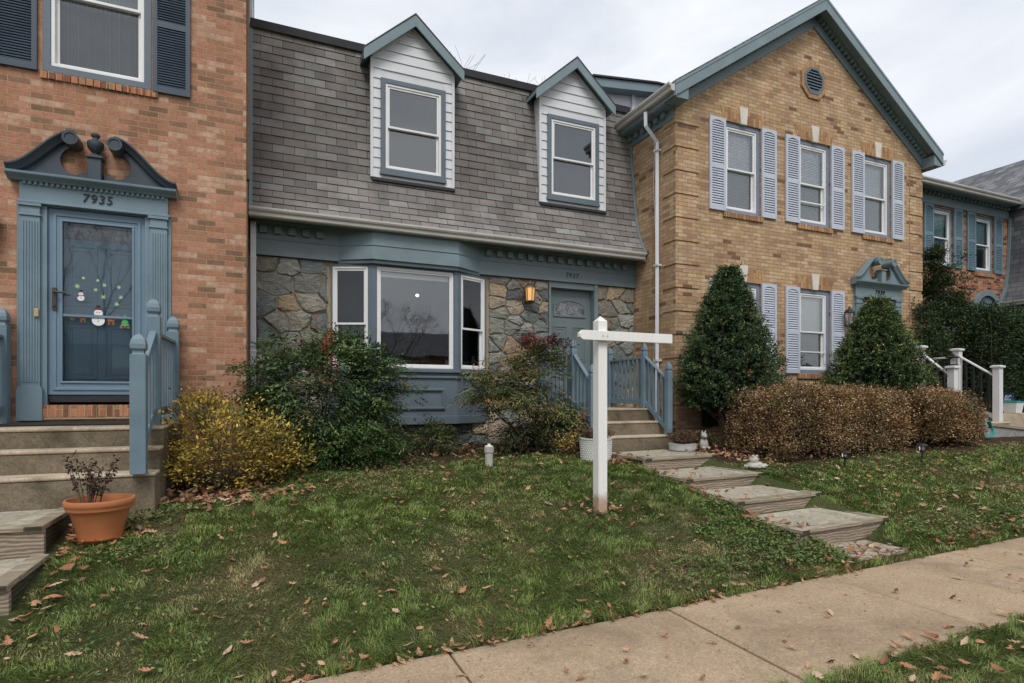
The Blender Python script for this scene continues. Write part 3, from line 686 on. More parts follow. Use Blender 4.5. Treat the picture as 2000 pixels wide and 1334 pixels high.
def tree_s():
    u, v = PX(244, 630); w = -.034
    def t(g): 
        for k in range(3): g.prism([(u-.05+.01*k, v-.04+.035*k), (u+.05-.01*k, v-.04+.035*k), (u, v+.02+.04*k)], w+.0003*k, w+.001+.0003*k)
    def tk(g): g.box(u-.008, u+.008, v-.065, v-.04, w, w+.001); g.box(u-.05, u-.022, v-.068, v-.045, w, w+.001); g.box(u+.02, u+.045, v-.068, v-.048, w, w+.001)
    return [('stick_green', t), ('stick_brown', tk)]
stick(tree_s(), 'green tree sticker with presents')
for px, py, s in ((151, 559, 1), (187, 566, .8), (204, 557, .8), (232, 561, .8), (202, 580, 1), (236, 581, .9), (228, 594, .9), (163, 543, .6), (191, 548, .6)):
    u, v = PX(px, py)
    g = MB(FL)
    for k in range(3):
        a = math.pi*k/3; c, d = math.cos(a), math.sin(a); L = .026*s; q = .0035
        g.prism([(u-c*L-d*q, v-d*L+c*q), (u-c*L+d*q, v-d*L-c*q), (u+c*L+d*q, v+d*L-c*q), (u+c*L-d*q, v+d*L+c*q)], -.034+k*.0003, -.033+k*.0003)
    st = g.build('sticker', MT['stick_lime'], sdoor); st['label'] = 'pale green snowflake sticker'

def wall_lantern(label, loc, out, lit, s=1.0, mat='bronze', group=None):
    """carriage lantern; loc = back plate centre, out = unit vector out of the wall"""
    t = thing('wall_lantern', label, 'lantern', loc, group)
    o = Vector(out); x, y, z = Vector(loc)+o*.13*s
    MB().box(x-.055*s, x+.055*s, loc[1]-.02, loc[1], z-.12*s, z+.10*s).build('back_plate', MT[mat], t, bevel=.008)
    MB().tube([(x, loc[1]-.01, z-.08*s), (x, y+.03*s, z-.15*s), (x, y, z-.12*s)], .009*s, 8).build('bracket', MT[mat], t, smooth=True)
    MB().lathe([(.03*s, -.155*s), (.045*s, -.15*s), (.075*s, -.12*s), (.075*s, -.11*s)], (x, y, z), 6).build('base', MT[mat], t)
    MB().lathe([(.095*s, .11*s), (.09*s, .125*s), (.05*s, .165*s), (.03*s, .175*s), (.018*s, .20*s), (.012*s, .225*s)], (x, y, z), 6).build('cap', MT[mat], t)
    g = MB()
    for k in range(6):
        a = 2*math.pi*(k+.5)/6; g.tube([(x+.068*s*math.cos(a), y+.068*s*math.sin(a), z-.11*s), (x+.085*s*math.cos(a), y+.085*s*math.sin(a), z+.115*s)], .006*s, 4)
    g.build('frame', MT[mat], t)
    MB().lathe([(.06*s, -.11*s), (.076*s, .11*s)], (x, y, z), 6).build('glass', MT['lamp_glass' if lit else 'glass_clear'], t)
    MB().lathe([(.022*s, -.11*s), (.024*s, -.02*s), (.018*s, .03*s), (.004*s, .06*s)], (x, y, z), 10).build('bulb', MT['lamp' if lit else 'vinyl'], t, smooth=True)
    if lit:
        l = bpy.data.lights.new('lantern_light', 'POINT'); l.energy = 2; l.color = (1, .55, .22); l.shadow_soft_size = .05
        lo = bpy.data.objects.new('lantern_light', l); COL.objects.link(lo); lo.parent = t; lo.location = Vector((x, y, z))-Vector(loc)+Vector((0, 0, .0))
    return t
wall_lantern('dark lantern on the red brick wall at the left edge', (-2.67, YL, 3.42), (0, -1, 0), False)
# concrete stoop of the left house
def stoop(label, x0, x1, yback, steps, zbot, side=None):
    t = thing('concrete_stoop', label, 'steps', ((x0+x1)/2, yback, zbot))
    n = len(steps)
    for i, (yf, z) in enumerate(steps):
        yb = yback if i == 0 else steps[i-1][0]
        lo = zbot-.3
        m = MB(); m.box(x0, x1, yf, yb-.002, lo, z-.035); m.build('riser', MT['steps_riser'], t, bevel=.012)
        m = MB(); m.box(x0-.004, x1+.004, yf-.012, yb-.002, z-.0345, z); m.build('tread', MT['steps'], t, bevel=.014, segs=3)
    return t
stoop('concrete stoop of three steps under the blue door numbered 7935', -2.62, -.87, YL, [(6.54, 1.275), (6.30, 1.09), (6.03, .885)], .58)
MB().box(-2.36, -1.2, 6.95, 7.62, 1.277, 1.292); mt_ = MB().box(-2.36, -1.2, 6.95, 7.62, 1.278, 1.293).build('door_mat', MT['mat'], bevel=.004, org=(-1.78, 7.28, 1.278)); tag(mt_, 'black rubber mat on the stoop in front of door 7935', 'door mat')
def porch_rail(label, posts, runs, cap, mat='rail', s=.055, group=None):
    t = thing('porch_railing', label, 'railing', (posts[0][0], posts[0][1], posts[0][2]), group)
    for x, y, z0, z1 in posts:
        g = MB(); newel(g, x, y, z0, z1, s, cap); g.build('post', MT[mat], t, bevel=.004)
    for r in runs: rail_run(t, *r)
    return t
porch_rail('blue railing with acorn topped posts beside the yellow shrub, at the red brick house', [(-.985, 5.98, .885, 1.93), (-.985, 6.76, 1.275, 2.36), (-.95, 7.88, 1.275, 2.33)],
           [((-.985, 6.03), (-.985, 6.71), 1.80, 2.22, 1.03, 1.42, 'rail', 4), ((-.985, 6.81), (-.95, 7.83), 2.22, 2.22, 1.42, 1.42, 'rail', 7)], 'acorn', s=.06)
porch_rail('blue railing with acorn topped posts cut by the left edge, at the red brick house', [(-2.55, 5.98, .885, 1.93), (-2.55, 6.76, 1.275, 2.36), (-2.55, 7.88, 1.275, 2.33)],
           [((-2.55, 6.03), (-2.55, 6.71), 1.80, 2.22, 1.03, 1.42, 'rail', 4), ((-2.55, 6.81), (-2.55, 7.83), 2.22, 2.22, 1.42, 1.42, 'rail', 7)], 'acorn', s=.06)
def platform(label, x0, x1, y0, y1, z, drop, skew=.0, group=None, slate_only=False):
    """timber framed step filled with a slate slab; front edge y0"""
    t = thing('timber_step', label, 'step', ((x0+x1)/2, (y0+y1)/2, z-drop), group)
    fr = Fr((x0, y0, 0), (math.cos(skew), math.sin(skew), 0)); L = x1-x0; D = y1-y0; w = .11; e = .0365
    MB(fr).box(.0, L, z-drop-.08, z-e-.002, -.012-.04, -.012).build('riser_board', MT['timber'], t, bevel=.004)
    MB(fr).box(.012, .05, z-drop-.1, z-e-.002, -D, -.054).build('side_board', MT['timber_dark'], t, bevel=.004)
    MB(fr).box(L-.05, L-.012, z-drop-.1, z-e-.002, -D, -.054).build('side_board', MT['timber_dark'], t, bevel=.004)
    MB(fr).box(w+.002, L-w-.002, z-e, z, -w, .012).build('front_cap', MT['timber_edge'], t, bevel=.005)
    MB(fr).box(0, w, z-e-.001, z+.001, -D, .014).build('side_cap', MT['timber_edge'], t, bevel=.005)
    MB(fr).box(L-w, L, z-e-.001, z+.001, -D, .014).build('side_cap', MT['timber_edge'], t, bevel=.005)
    MB(fr).box(.004, w-.004, z-e+.001, z-.002, .0145, .017).build('end_grain', MT['timber_dark'], t); MB(fr).box(L-w+.004, L-.004, z-e+.001, z-.002, .0145, .017).build('end_grain', MT['timber_dark'], t)
    MB(fr).box(w+.006, L-w-.006, z-.06, z-.008, -D+.02, -w-.006).build('slab', MT['slate'], t, bevel=.004)
    return t
g1 = 'slate topped timber steps left of the red brick house steps'
platform('upper slate and timber step at the foot of the stoop at the left edge', -2.75, -1.45, 5.22, 6.03, .625, .2)
platform('lower slate and timber step at the left edge of the lawn', -2.78, -1.40, 4.42, 5.17, .425, .2)
platform('lowest slate and timber step beyond the left edge', -2.8, -1.42, 3.62, 4.37, .235, .15)

# ================================================================== MIDDLE HOUSE (number 7937)
YM = 9.3; XR = 6.56; FM = wall_frame(YM)
MH = thing('stone_townhouse', 'stone fronted townhouse in the middle with a grey shingled mansard roof and two dormers', 'house', (3.2, YM, .7))
bayL, bayR = .937, 3.568; DR = (4.73, 5.70, 1.44, 3.58)
wb = MB(FM); wall_grid(wb, XLR+.005, XR-.002, -.2, 4.15, [(bayL+.06, bayR-.06, 1.2, 3.6), DR], depth=.14)
wb.build('wall', MT['mortar'], MH, recalc=False)
for a_ in ((XLR+.10, bayL-.005, .3, 3.64, .33, .25, (), .14, 11), (bayR+.005, DR[0]-.01, .3, 3.64, .27, .20, (), .45, 5), (DR[1]+.03, XR-.01, .3, 3.64, .31, .25, (), .38, 9), (bayL, bayR, .3, 1.2, .34, .22, (), .2, 12)):
    st = MB(FM); stone_field(st, *a_); st.build('stone_facing', MT['stone'], MH)
# frieze
fz = MB(FM); fz.box(XLR+.02, XR-.004, 3.64, 3.87, -.02, .085).box(XLR+.02, XR-.004, 3.878, 4.14, -.02, .075).box(XLR+.02, XR-.004, 3.868, 3.88, -.02, .097).box(XLR+.02, XR-.004, 4.10, 4.139, .075, .095)
fri = fz.build('frieze', MT['trim_side'], MH, bevel=.003)
x = XLR+.2
while x < XR-.1:
    if not (1.0 < x < 3.5): MB(FM).box(x-.05, x+.05, 3.955, 4.06, .075, .135).build('dentil', MT['trim_side'], fri, bevel=.006)
    x += .195
MB(FM).box(XLR+.02, XR-.004, 4.14, 4.16, -.02, .40).build('soffit', MT['trim_side'], MH)
MB(FM).box(XLR+.02, XR-.004, 4.075, 4.205, .38, .402).build('fascia', MT['trim'], MH)
gutter(MH, Fr((0, YM-.403, 0), (1, 0, 0), (0, -1, 0)), XLR+.01, XR-.08, 4.085, h=.12, d=.115)
hk = MB()
for k in range(9): hk.box(.3+k*.72, .33+k*.72, YM-.50, YM-.39, 4.205, 4.217)
hk.build('gutter_clip', MT['gutter'], MH)
# mansard
PROF = [(8.86, 4.20), (9.00, 4.42), (9.11, 4.65), (9.19, 4.95), (9.25, 5.4), (9.31, 5.95), (9.38, 6.5), (9.46, 7.08)]
def prof_at(s):
    for (a, b), (c, d) in zip(PROF, PROF[1:]):
        L = math.hypot(c-a, d-b)
        if s <= L or (c, d) == PROF[-1]: t = s/L; return a+(c-a)*t, b+(d-b)*t, (c-a)/L, (d-b)/L
        s -= L
PL = sum(math.hypot(c-a, d-b) for (a, b), (c, d) in zip(PROF, PROF[1:]))
un = MB(); un.prism([(y+.005, z) for y, z in PROF]+[(9.46, 7.10), (12, 7.10), (12, 4.2)], XLR+.02, XR-.01, axis=0); un.build('roof', MT['flash'], MH)
sg = MB(); rr = random.Random(3); rows = int(PL/.127); ex = PL/rows; tw = .305
for r in range(rows):
    y0, z0, ty, tz = prof_at(r*ex); y1, z1, ty1, tz1 = prof_at(min(PL-1e-4, r*ex+ex*1.08)); nY, nZ = -tz, ty
    x = XLR+.02-(tw/2 if r % 2 else 0)-rr.uniform(0, .012)
    while x < XR-.01:
        a, b = max(x+.0035, XLR+.02), min(x+tw-.0035, XR-.012); x += tw
        if b-a < .02: continue
        if 5.06 < z0 < 6.8 and any(abs((a+b)/2-q) < .50 for q in (2.24, 5.155)): continue
        ch = rr.random(); gck = rr.uniform(.84, 1.15)
        c = (.172, .156, .147) if ch < .35 else (.182, .171, .162) if ch < .6 else (.150, .140, .134) if ch < .85 else (.192, .187, .178)
        hx = (r*ex)/PL; stain = 1-.28*max(0, math.sin(a*1.1+2.2)*math.sin(hx*5+a*.6)); 
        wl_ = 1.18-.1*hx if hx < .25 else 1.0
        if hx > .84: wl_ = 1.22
        sg.tint = tuple(q*gck*stain*wl_ for q in c); lift = rr.uniform(.013, .019)
        vs = [(a, y0-.0+nY*lift, z0+nZ*lift), (b, y0+nY*lift, z0+nZ*lift), (b, y1+nY*.003, z1+nZ*.003), (a, y1+nY*.003, z1+nZ*.003), (a, y0, z0-.001), (b, y0, z0-.001), (b, y1, z1), (a, y1, z1)]
        tt = sg.tint; sg.add(vs[:4], [(0, 1, 2, 3)]); sg.tint = (.03, .03, .032); sg.add([vs[4], vs[5], vs[1], vs[0]], [(0, 1, 2, 3)]); sg.add([vs[1], vs[5], vs[6], vs[2]], [(0, 1, 2, 3)]); sg.add([vs[0], vs[3], vs[7], vs[4]], [(0, 1, 2, 3)])  # dark asphalt cut edges, their tint also strengthening the shadow lines between rows
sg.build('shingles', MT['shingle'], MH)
MB().prism([(9.40, 7.04), (9.385, 7.16), (9.62, 7.20), (9.62, 7.10), (9.48, 7.09)], XLR+.02, XR-.01, axis=0).build('roof_edge', MT['flash'], MH, bevel=.004)
for xx, nm in ((XLR+.035, 'left'), (XR-.035, 'right')):
    g = MB(); g.prism([(y-.025, z) for y, z in PROF]+[(y+.03, z+.01) for y, z in PROF[::-1]], xx-.025, xx+.022, axis=0); g.build('edge_flashing', MT['trim'], MH)
vp = MB(); vp.lathe([(.05, 0), (.05, .5), (.085, .5), (.085, .56), (.02, .6)], (4.55, 10.6, 7.1), 14); vp.build('vent_pipe', MT['bronze'], MH)
# dormers
def dormer(cx, lab):
    hw = .66; yf = 9.17; zb = 4.99; ze = 6.87; za = ze+.585
    F = wall_frame(yf)
    g = MB(F); wall_grid(g, cx-hw, cx+hw, zb, ze, [(cx-.47, cx+.47, 5.13, 6.50)], depth=.1); g.quad((cx-hw, ze, 0), (cx+hw, ze, 0), (cx, za, 0))
    for q in (cx-hw, cx+hw): g.quad((q, zb, 0), (q, zb, -.75), (q, ze, -.75), (q, ze, 0))
    d = g.build('dormer', MT['siding'], MH, recalc=False); d['label'] = lab
    wu0, wu1, wv0, wv1 = cx-.525, cx+.525, 5.075, 6.555
    s_ = MB(F); z = zb; 
    while z < za-.02:
        z2 = min(z+.155, za-.005)
        w0 = hw if z < ze else hw*(za-z)/(za-ze); w1 = hw if z2 < ze else hw*(za-z2)/(za-ze)
        segs = [(-w0, -w1, w0, w1)] if (z2 <= wv0+.01 or z >= wv1-.01) else [(-w0, -w1, -.51, -.51), (.51, .51, w0, w1)]
        for a, b, c, e in segs:
            s_.add([(cx+a, z+.006, .018), (cx+c, z+.006, .018), (cx+e, z2, .004), (cx+b, z2, .004), (cx+a, z+.006, -.0), (cx+c, z+.006, -.0)], [(0, 1, 2, 3), (4, 5, 1, 0)])
        z += .155
    s_.build('lap_siding', MT['siding'], d, recalc=False)
    for sg2 in (-1, 1): MB(F).box(cx+sg2*hw-.022, cx+sg2*hw+.022, zb, ze-.02, -.01, .026).build('corner_strip', MT['siding'], d, bevel=.003)
    MB(F).box(cx-hw-.0, cx+hw+.03, zb-.05, zb-.002, -.03, .035).build('apron_flashing', MT['flash'], d, bevel=.003)
    # roof and rake boards
    ov = .145; m = .875; T = za+.03
    def e(x): return T-m*abs(x)
    o = hw+ov
    MB(F).add([(cx-o, e(o)+.10, .17), (cx, T+.10, .17), (cx+o, e(o)+.10, .17), (cx+o, e(o)+.125, .17), (cx, T+.13, .17), (cx-o, e(o)+.125, .17)]+[(cx-o, e(o)+.10, -1.2), (cx, T+.10, -1.2), (cx+o, e(o)+.10, -1.2), (cx+o, e(o)+.125, -1.2), (cx, T+.13, -1.2), (cx-o, e(o)+.125, -1.2)],
              [(0, 1, 4, 5), (1, 2, 3, 4), (6, 11, 10, 7), (7, 10, 9, 8), (0, 5, 11, 6), (2, 8, 9, 3), (0, 6, 7, 1), (1, 7, 8, 2), (5, 4, 10, 11), (4, 3, 9, 10)]).build('dormer_roof', MT['flash'], d)
    for s2 in (-1, 1):
        MB(F).prism([(cx, T-.075), (cx+s2*o, e(o)-.075), (cx+s2*o, e(o)+.10), (cx, T+.098)], .142, .166).build('rake_board', MT['trim'], d, bevel=.003)
        MB(F).prism([(cx, T+.03), (cx+s2*(o-.002), e(o)+.03), (cx+s2*(o-.002), e(o)+.095), (cx, T+.095)], -.3, .1415).build('dormer_soffit', MT['trim'], d)
        MB(F).prism([(cx, T-.07), (cx+s2*hw, e(hw)-.07), (cx+s2*hw, e(hw)-.02), (cx, T-.03)], .0, .028).build('frieze_strip', MT['siding'], d)
    return d, F, (wu0, wu1, wv0, wv1)
for cx, lab, lb in ((2.24, 'left dormer above the bay window', True), (5.155, 'right dormer above the front door', False)):
    d, F, (a, b, c, e_) = dormer(cx, lab)
    window(MH, F, a, b, c, e_, w0=.0, casing=.075, casemat='bay', proud=.045, split=.5, lab='white double-hung window of the '+lab, sillproj=.05, depth=.06, soft=False)
# bay window
bay = None
yb = 9.03; P = [(bayL, 9.30), (1.574, yb), (2.93, yb), (bayR, 9.30)]
def baypoly(o):  # plan outline offset outwards
    return [(bayL-o*.9, 9.30), (1.574-o*.35, yb-o), (2.93+o*.35, yb-o), (bayR+o*.9, 9.30)]
g = MB(); g.prism(baypoly(0), 1.13, 1.985, axis=2); g.prism(baypoly(.02), 1.13, 1.26, axis=2)
bay = g.build('bay_window', MT['bay'], MH, bevel=.004)
MB().prism(baypoly(.055), 1.952, 2.0, axis=2).build('bay_sill', MT['bay'], bay, bevel=.006)
MB().prism(baypoly(.03), 1.86, 1.90, axis=2).build('sill_moulding', MT['bay'], bay, bevel=.008)
pm = MB(wall_frame(yb)); pm.rect_ring(1.80, 2.72, 1.36, 1.70, .045, -.001, .028); pm.rect_ring(1.815, 2.705, 1.375, 1.685, .014, .028, .036); pm.build('panel_moulding', MT['bay'], bay, bevel=.006)
sk = MB()
PS = [(1.05, 9.215), (1.556, 8.93), (2.93, 8.93), (3.43, 9.215)]
def sk_poly(o): return [(PS[0][0]-o*.7, 9.24), (PS[1][0]-o*.4, 8.93-o), (PS[2][0]+o*.4, 8.93-o), (PS[3][0]+o*.7, 9.24)]
sk.prism(sk_poly(.0), 3.66, 3.87, axis=2).prism(sk_poly(-.012), 3.878, 4.139, axis=2).prism(sk_poly(.012), 3.868, 3.88, axis=2)
sk.build('bay_frieze', MT['trim'], bay, bevel=.003)
MB().prism(sk_poly(-.03), 3.60, 3.662, axis=2).build('head_moulding', MT['bay'], bay, bevel=.012)
# corner posts of the bay
def bay_face(a, b):
    u = Vector((b[0]-a[0], b[1]-a[1], 0)); return Fr((a[0], a[1], 0), u, (u.y, -u.x, 0)), u.length
for i, (x, y) in enumerate(P[1:3]):
    gg = MB(); s2 = -1 if i == 0 else 1
    gg.prism([(x-s2*.055, y-.012), (x+s2*.004, y-.012), (x+s2*.068, y+.018), (x+s2*.05, y+.09), (x-s2*.055, y+.09)], 2.0, 3.60, axis=2); gg.build('corner_post', MT['bay'], bay, bevel=.004)
fr, L = bay_face(P[1], P[2])
wbx = window(MH, fr, .045, L-.045, 2.0, 3.595, w0=-.03, casing=.018, casemat='bay', proud=.03, style='fixed', blind=.06, depth=1.5, lab='large fixed picture window in the middle of the bay')
for a, b in ((P[0], P[1]), (P[2], P[3])):
    fr, L = bay_face(a, b)
    window(MH, fr, .05, L-.05, 2.0, 3.595, w0=-.02, casing=.025, casemat='bay', proud=.03, split=.43, depth=.30, gm='glass_dim', soft=False, lab='narrow angled side window of the bay')
MB().box(XLR+.0, bayL+.0, 9.24, 9.29, .0, .01)
# door
dg = MB(FM); dg.box(DR[0]+.03, DR[1]-.05, 1.50, 3.53, -.135, -.09)
W0, W1 = DR[0]+.03, DR[1]-.05; ww = W1-W0
for (a, b, c, d2) in ((.12, .43, .72, 1.36), (.57, .88, .72, 1.36), (.12, .43, .14, .58), (.57, .88, .14, .58)):
    dg.rect_ring(W0+a*ww, W0+b*ww, 1.50+c, 1.50+d2, .018, -.09, -.078); dg.rect_ring(W0+a*ww+.045, W0+b*ww-.045, 1.50+c+.045, 1.50+d2-.045, .014, -.09, -.082)
fd = dg.build('front_door', MT['door_green'], MH, bevel=.003)
def arch(u0, u1, v0, v1, rise, n=10): return [(u0, v0), (u1, v0)]+[(u1+(u0-u1)*i/n, v1-rise+rise*math.sin(math.pi*i/n)**.8) for i in range(n+1)]
MB(FM).ring(arch(W0+.12*ww, W0+.88*ww, 3.03, 3.36, .10), arch(W0+.12*ww+.035, W0+.88*ww-.035, 3.065, 3.325, .085), -.09, -.07).build('fanlight_frame', MT['door_green'], fd, bevel=.003)
MB(FM).prism(arch(W0+.12*ww+.035, W0+.88*ww-.035, 3.065, 3.325, .085), -.089, -.082).build('fanlight_pane', MT['leaded'], fd)
MB(FM).tube([(W0+.065, 2.42, -.09), (W0+.065, 2.42, -.03)], .022, 10).tube([(W0+.065, 2.42, -.05), (W0+.065, 2.42, -.025)], .03, 10).box(W0+.04, W0+.09, 2.52, 2.58, -.09, -.075).build('handle', MT['bronze'], fd)
jb = MB(FM); jb.box(DR[1]-.05, DR[1]+.03, 1.40, 3.64, -.138, .06).box(DR[0]-.01, DR[0]+.03, 1.40, 3.64, -.138, .045).box(DR[0]+.03, DR[1]-.05, 3.53, 3.64, -.138, .04).box(DR[0]+.03, DR[1]-.05, 1.42, 1.50, -.138, .02)
jb.build('door_frame', MT['trim_side'], MH, bevel=.004)
text_mesh('7937', .125, FM, X_(1118, 9.2), 3.755, .088, .006, MT['black'], 'house_number', MH, shear=.08, bold=.0)
wall_lantern('bronze lantern with a lit bulb on the stone wall left of door 7937', (X_(1031, 9.2), YM-.055, Z_(1030, 575, 9.15)), (0, -1, 0), True, s=1.05)
bx = MB(FM).box(X_(1020, 9.2), X_(1035, 9.2), 2.50, 2.68, .06, .13).build('mailbox', MT['brown_box'], bevel=.012, org=(X_(1027, 9.2), YM-.07, 2.5)); tag(bx, 'small dark brown box on the stone wall below the lantern', 'mailbox')
def downspout(parent_label, pts, name='downspout'): pass
ds = MB(); ds.box(-.145, -.065, 9.12, 9.19, 1.2, 4.09)
for z in (3.55, 2.2): ds.box(-.15, -.06, 9.115, 9.2, z, z+.04)
ds.build('downspout', MT['downspout'], MH, bevel=.012)

# stoop, railings, timber path of the middle house
stoop('worn concrete stoop of three steps under the grey-green door numbered 7937', 4.40, 6.02, YM-.03, [(7.98, 1.375), (7.70, 1.175), (7.42, .965)], .74)
porch_rail('blue railing with pointed posts beside the open nandina, behind the white sign post', [(4.50, 9.12, 1.375, 2.30), (4.53, 8.05, 1.375, 2.30), (4.53, 7.48, .965, 1.88)],
           [((4.50, 9.07), (4.53, 8.10), 2.24, 2.24, 1.50, 1.50, 'rail', 7), ((4.53, 8.0), (4.53, 7.53), 2.24, 1.83, 1.46, 1.08, 'rail', 4)], 'spear', s=.045)
porch_rail('blue railing with pointed posts between the white sign post and the downspout', [(5.9, 9.12, 1.375, 2.30), (5.91, 8.08, 1.375, 2.30), (5.92, 7.46, .965, 1.95)],
           [((5.9, 9.07), (5.91, 8.13), 2.24, 2.24, 1.50, 1.50, 'rail', 7), ((5.91, 8.03), (5.92, 7.51), 2.24, 1.88, 1.46, 1.08, 'rail', 4)], 'spear', s=.045)
sk_ = R(4)
platform('highest of the timber path steps, at the foot of the stoop', 4.62, 5.92, 6.30, 7.30, .755, .15, sk_)
platform('second highest of the timber path steps', 4.53, 5.84, 5.40, 6.25, .605, .13, sk_)
platform('third highest of the timber path steps', 4.52, 5.88, 4.60, 5.36, .475, .14, sk_)
platform('lowest of the timber path steps, nearest the sidewalk', 4.53, 5.88, 3.83, 4.56, .335, .18, sk_)
sl = MB(Fr((4.80, 3.44, 0), (math.cos(sk_), math.sin(sk_), 0))).box(0, .72, .06, .145, -.42, 0).build('slate_slab', MT['slate'], bevel=.006, org=(5.2, 3.6, .06)); tag(sl, 'flat grey slate slab between the lowest timber step and the sidewalk', 'slab')

# ================================================================== RIGHT HOUSE (number 7939)
YR = 8.07; XB = 13.19; FR_ = wall_frame(YR); RC = (XR+XB)/2
RH = thing('gabled_townhouse', 'tan brick townhouse with a front gable, pale lavender shutters and door number 7939', 'house', (RC, YR, .8))
AP = 8.78; ms = .665
def B(x): return AP-ms*abs(x-RC)
winx = (8.08, 9.92, 11.75)
holes = [(c-.44, c+.44, 4.90, 6.54) for c in winx]+[(c-.44, c+.44, 2.02, 3.66) for c in winx[:2]]+[(11.26, 12.22, 1.1, 3.6)]
wb = MB(FR_); wall_grid(wb, XR, XB, -.2, B(XR)+.005, holes, depth=.12)
wb.quad((XR, B(XR)+.005, 0), (XB, B(XB)+.005, 0), (RC, AP+.2, 0))
wb.T = ident; wb.quad((XR, YR, -.2), (XR, 14, -.2), (XR, 14, 6.8), (XR, YR, 6.8)); wb.quad((XB, YR, -.2), (XB, 14, -.2), (XB, 14, 6.8), (XB, YR, 6.8))
wb.build('wall', MT['brick_tan'], RH, recalc=False)
# quoins
rq = MB(); rq2 = MB(); z = .62
while z < 6.4:
    z1 = min(z+.338, 6.5)
    rq.box(XR-.016, XR+.50, YR-.016, YR+.34, z, z1); rq2.box(XB-.42, XB+.016, YR-.016, YR+.2, z, min(z1, 6.42)); z += .406
rq.build('quoin_stack', MT['brick_tan'], RH, bevel=.005); rq2.build('quoin_stack', MT['brick_tan'], RH, bevel=.005)
# roof
e0 = XR-.24; e1 = XB+.26
def rslab(lo, hi, y0, y1, name, mat, xa=e0, xb=e1, bev=0):
    g = MB(wall_frame(0)); g.prism([(xa, B(xa)+lo), (RC, AP+lo), (xb, B(xb)+lo), (xb, B(xb)+hi), (RC, AP+hi), (xa, B(xa)+hi)], -y1, -y0)
    return g.build(name, MT[mat], RH, bevel=bev)
for s2 in (-1, 1):
    xe = e0 if s2 < 0 else e1
    def pr(lo, hi, y0, y1, name, mat, x_a=None, bev=.003):
        xq = xe if x_a is None else x_a
        MB(wall_frame(0)).prism([(xq, B(xq)+lo), (RC, AP+lo), (RC, AP+hi), (xq, B(xq)+hi)], -y1, -y0).build(name, MT[mat], RH, bevel=bev)
    pr(.395, .425, 7.78, 14, 'roof', 'shingle_far')
    pr(.25, .39, YR-.27, 14, 'roof_deck', 'trim')
    pr(.16, .39, 7.775, 7.80-.001, 'rake_board', 'trim', bev=.004)
    pr(.345, .392, 7.765, 7.7745, 'rake_moulding', 'trim')
    pr(-.015, .165, YR-.03, YR-.001, 'gable_frieze', 'trim', x_a=(XR-.02 if s2 < 0 else XB+.02))
n = 36
for s2 in (-1, 1):
    for i in range(n):
        x = RC+s2*(.10+(XB-RC-.12)*i/(n-1)); zz = B(x)
        g = MB(FR_); g.add([(x-.026, zz+.165, .028), (x+.026, zz+.165, .028), (x+.026, zz+.255, .028), (x-.026, zz+.255, .028), (x-.026, zz+.165, .105), (x+.026, zz+.165, .105), (x+.026, zz+.255, .105), (x-.026, zz+.255, .105)], [(0, 1, 2, 3), (4, 7, 6, 5), (0, 4, 5, 1), (1, 5, 6, 2), (2, 6, 7, 3), (3, 7, 4, 0)]); g.build('dentil', MT['trim'], RH)
MB(FR_).prism([(XR-.22, B(XR-.22)+.14), (XR+.05, B(XR-.22)+.14), (XR+.05, B(XR+.05)+.16), (XR-.22, B(XR-.22)+.2)], .002, .27).build('eave_return', MT['trim'], RH, bevel=.004)
MB(FR_).prism([(XB+.24, B(XB+.24)+.10), (XB-.0, B(XB+.24)+.10), (XB-.0, B(XB)+.16), (XB+.24, B(XB+.24)+.2)], .002, .27).build('eave_return', MT['trim'], RH, bevel=.004)
MB().box(XR-.24, XR, YR, 9.44, 6.56, 6.62).build('side_soffit', MT['trim'], RH)
MB().box(XR-.03, XR-.002, YR+.03, 9.44, 6.38, 6.5595).build('side_frieze', MT['trim'], RH, bevel=.003)
g = MB()
for k in range(6): g.box(XR-.10, XR-.03, YR+.2+k*.2, YR+.3+k*.2, 6.46, 6.55)
g.build('side_dentils', MT['trim'], RH)
SFr = Fr((XR-.235, 0, 0), (0, 1, 0), (-1, 0, 0))
MB(SFr).box(7.79, 9.46, 6.58, 6.76, .0, .02).build('side_fascia', MT['trim'], RH)
gutter(RH, Fr((XR-.256, 0, 0), (0, 1, 0), (-1, 0, 0)), 7.78, 9.47, 6.65, h=.13, d=.12)
gutter(RH, Fr((XB+.26, 0, 0), (0, 1, 0), (1, 0, 0)), 7.78, 9.2, 6.55, h=.13, d=.12)
dsx = XR-.06; dy = 8.50
g = MB(); g.tube([(XR-.31, dy, 6.60), (XR-.31, dy, 6.36), (dsx, dy, 6.12), (dsx, dy, 5.9), (dsx, dy, .95)], .042, 4, False)
for z in (5.95, 3.9, 2.2): g.box(dsx-.05, dsx+.06, dy-.05, dy+.05, z, z+.035)
g.tube([(dsx, dy, 1.0), (dsx-.03, dy-.25, .86), (dsx-.05, dy-.6, .84)], .045, 4)
g.build('downspout', MT['downspout'], RH)
MB().tube([(XR-.02, 8.62, 6.3), (XR-.02, 8.66, 5.4), (XR-.015, 8.60, 4.4), (XR-.02, 8.58, 3.2), (XR-.02, 8.66, 2.2), (XR-.02, 8.6, 1.2)], .006, 5).build('cable', MT['vinyl'], RH)
mt2 = MB().box(XR+.55, XR+.80, YR-.16, YR-.005, 1.05, 1.42).tube([(XR+.67, YR-.05, 1.42), (XR+.67, YR-.05, 1.9)], .02, 8).build('utility_meter', MT['black'], RH, bevel=.01)
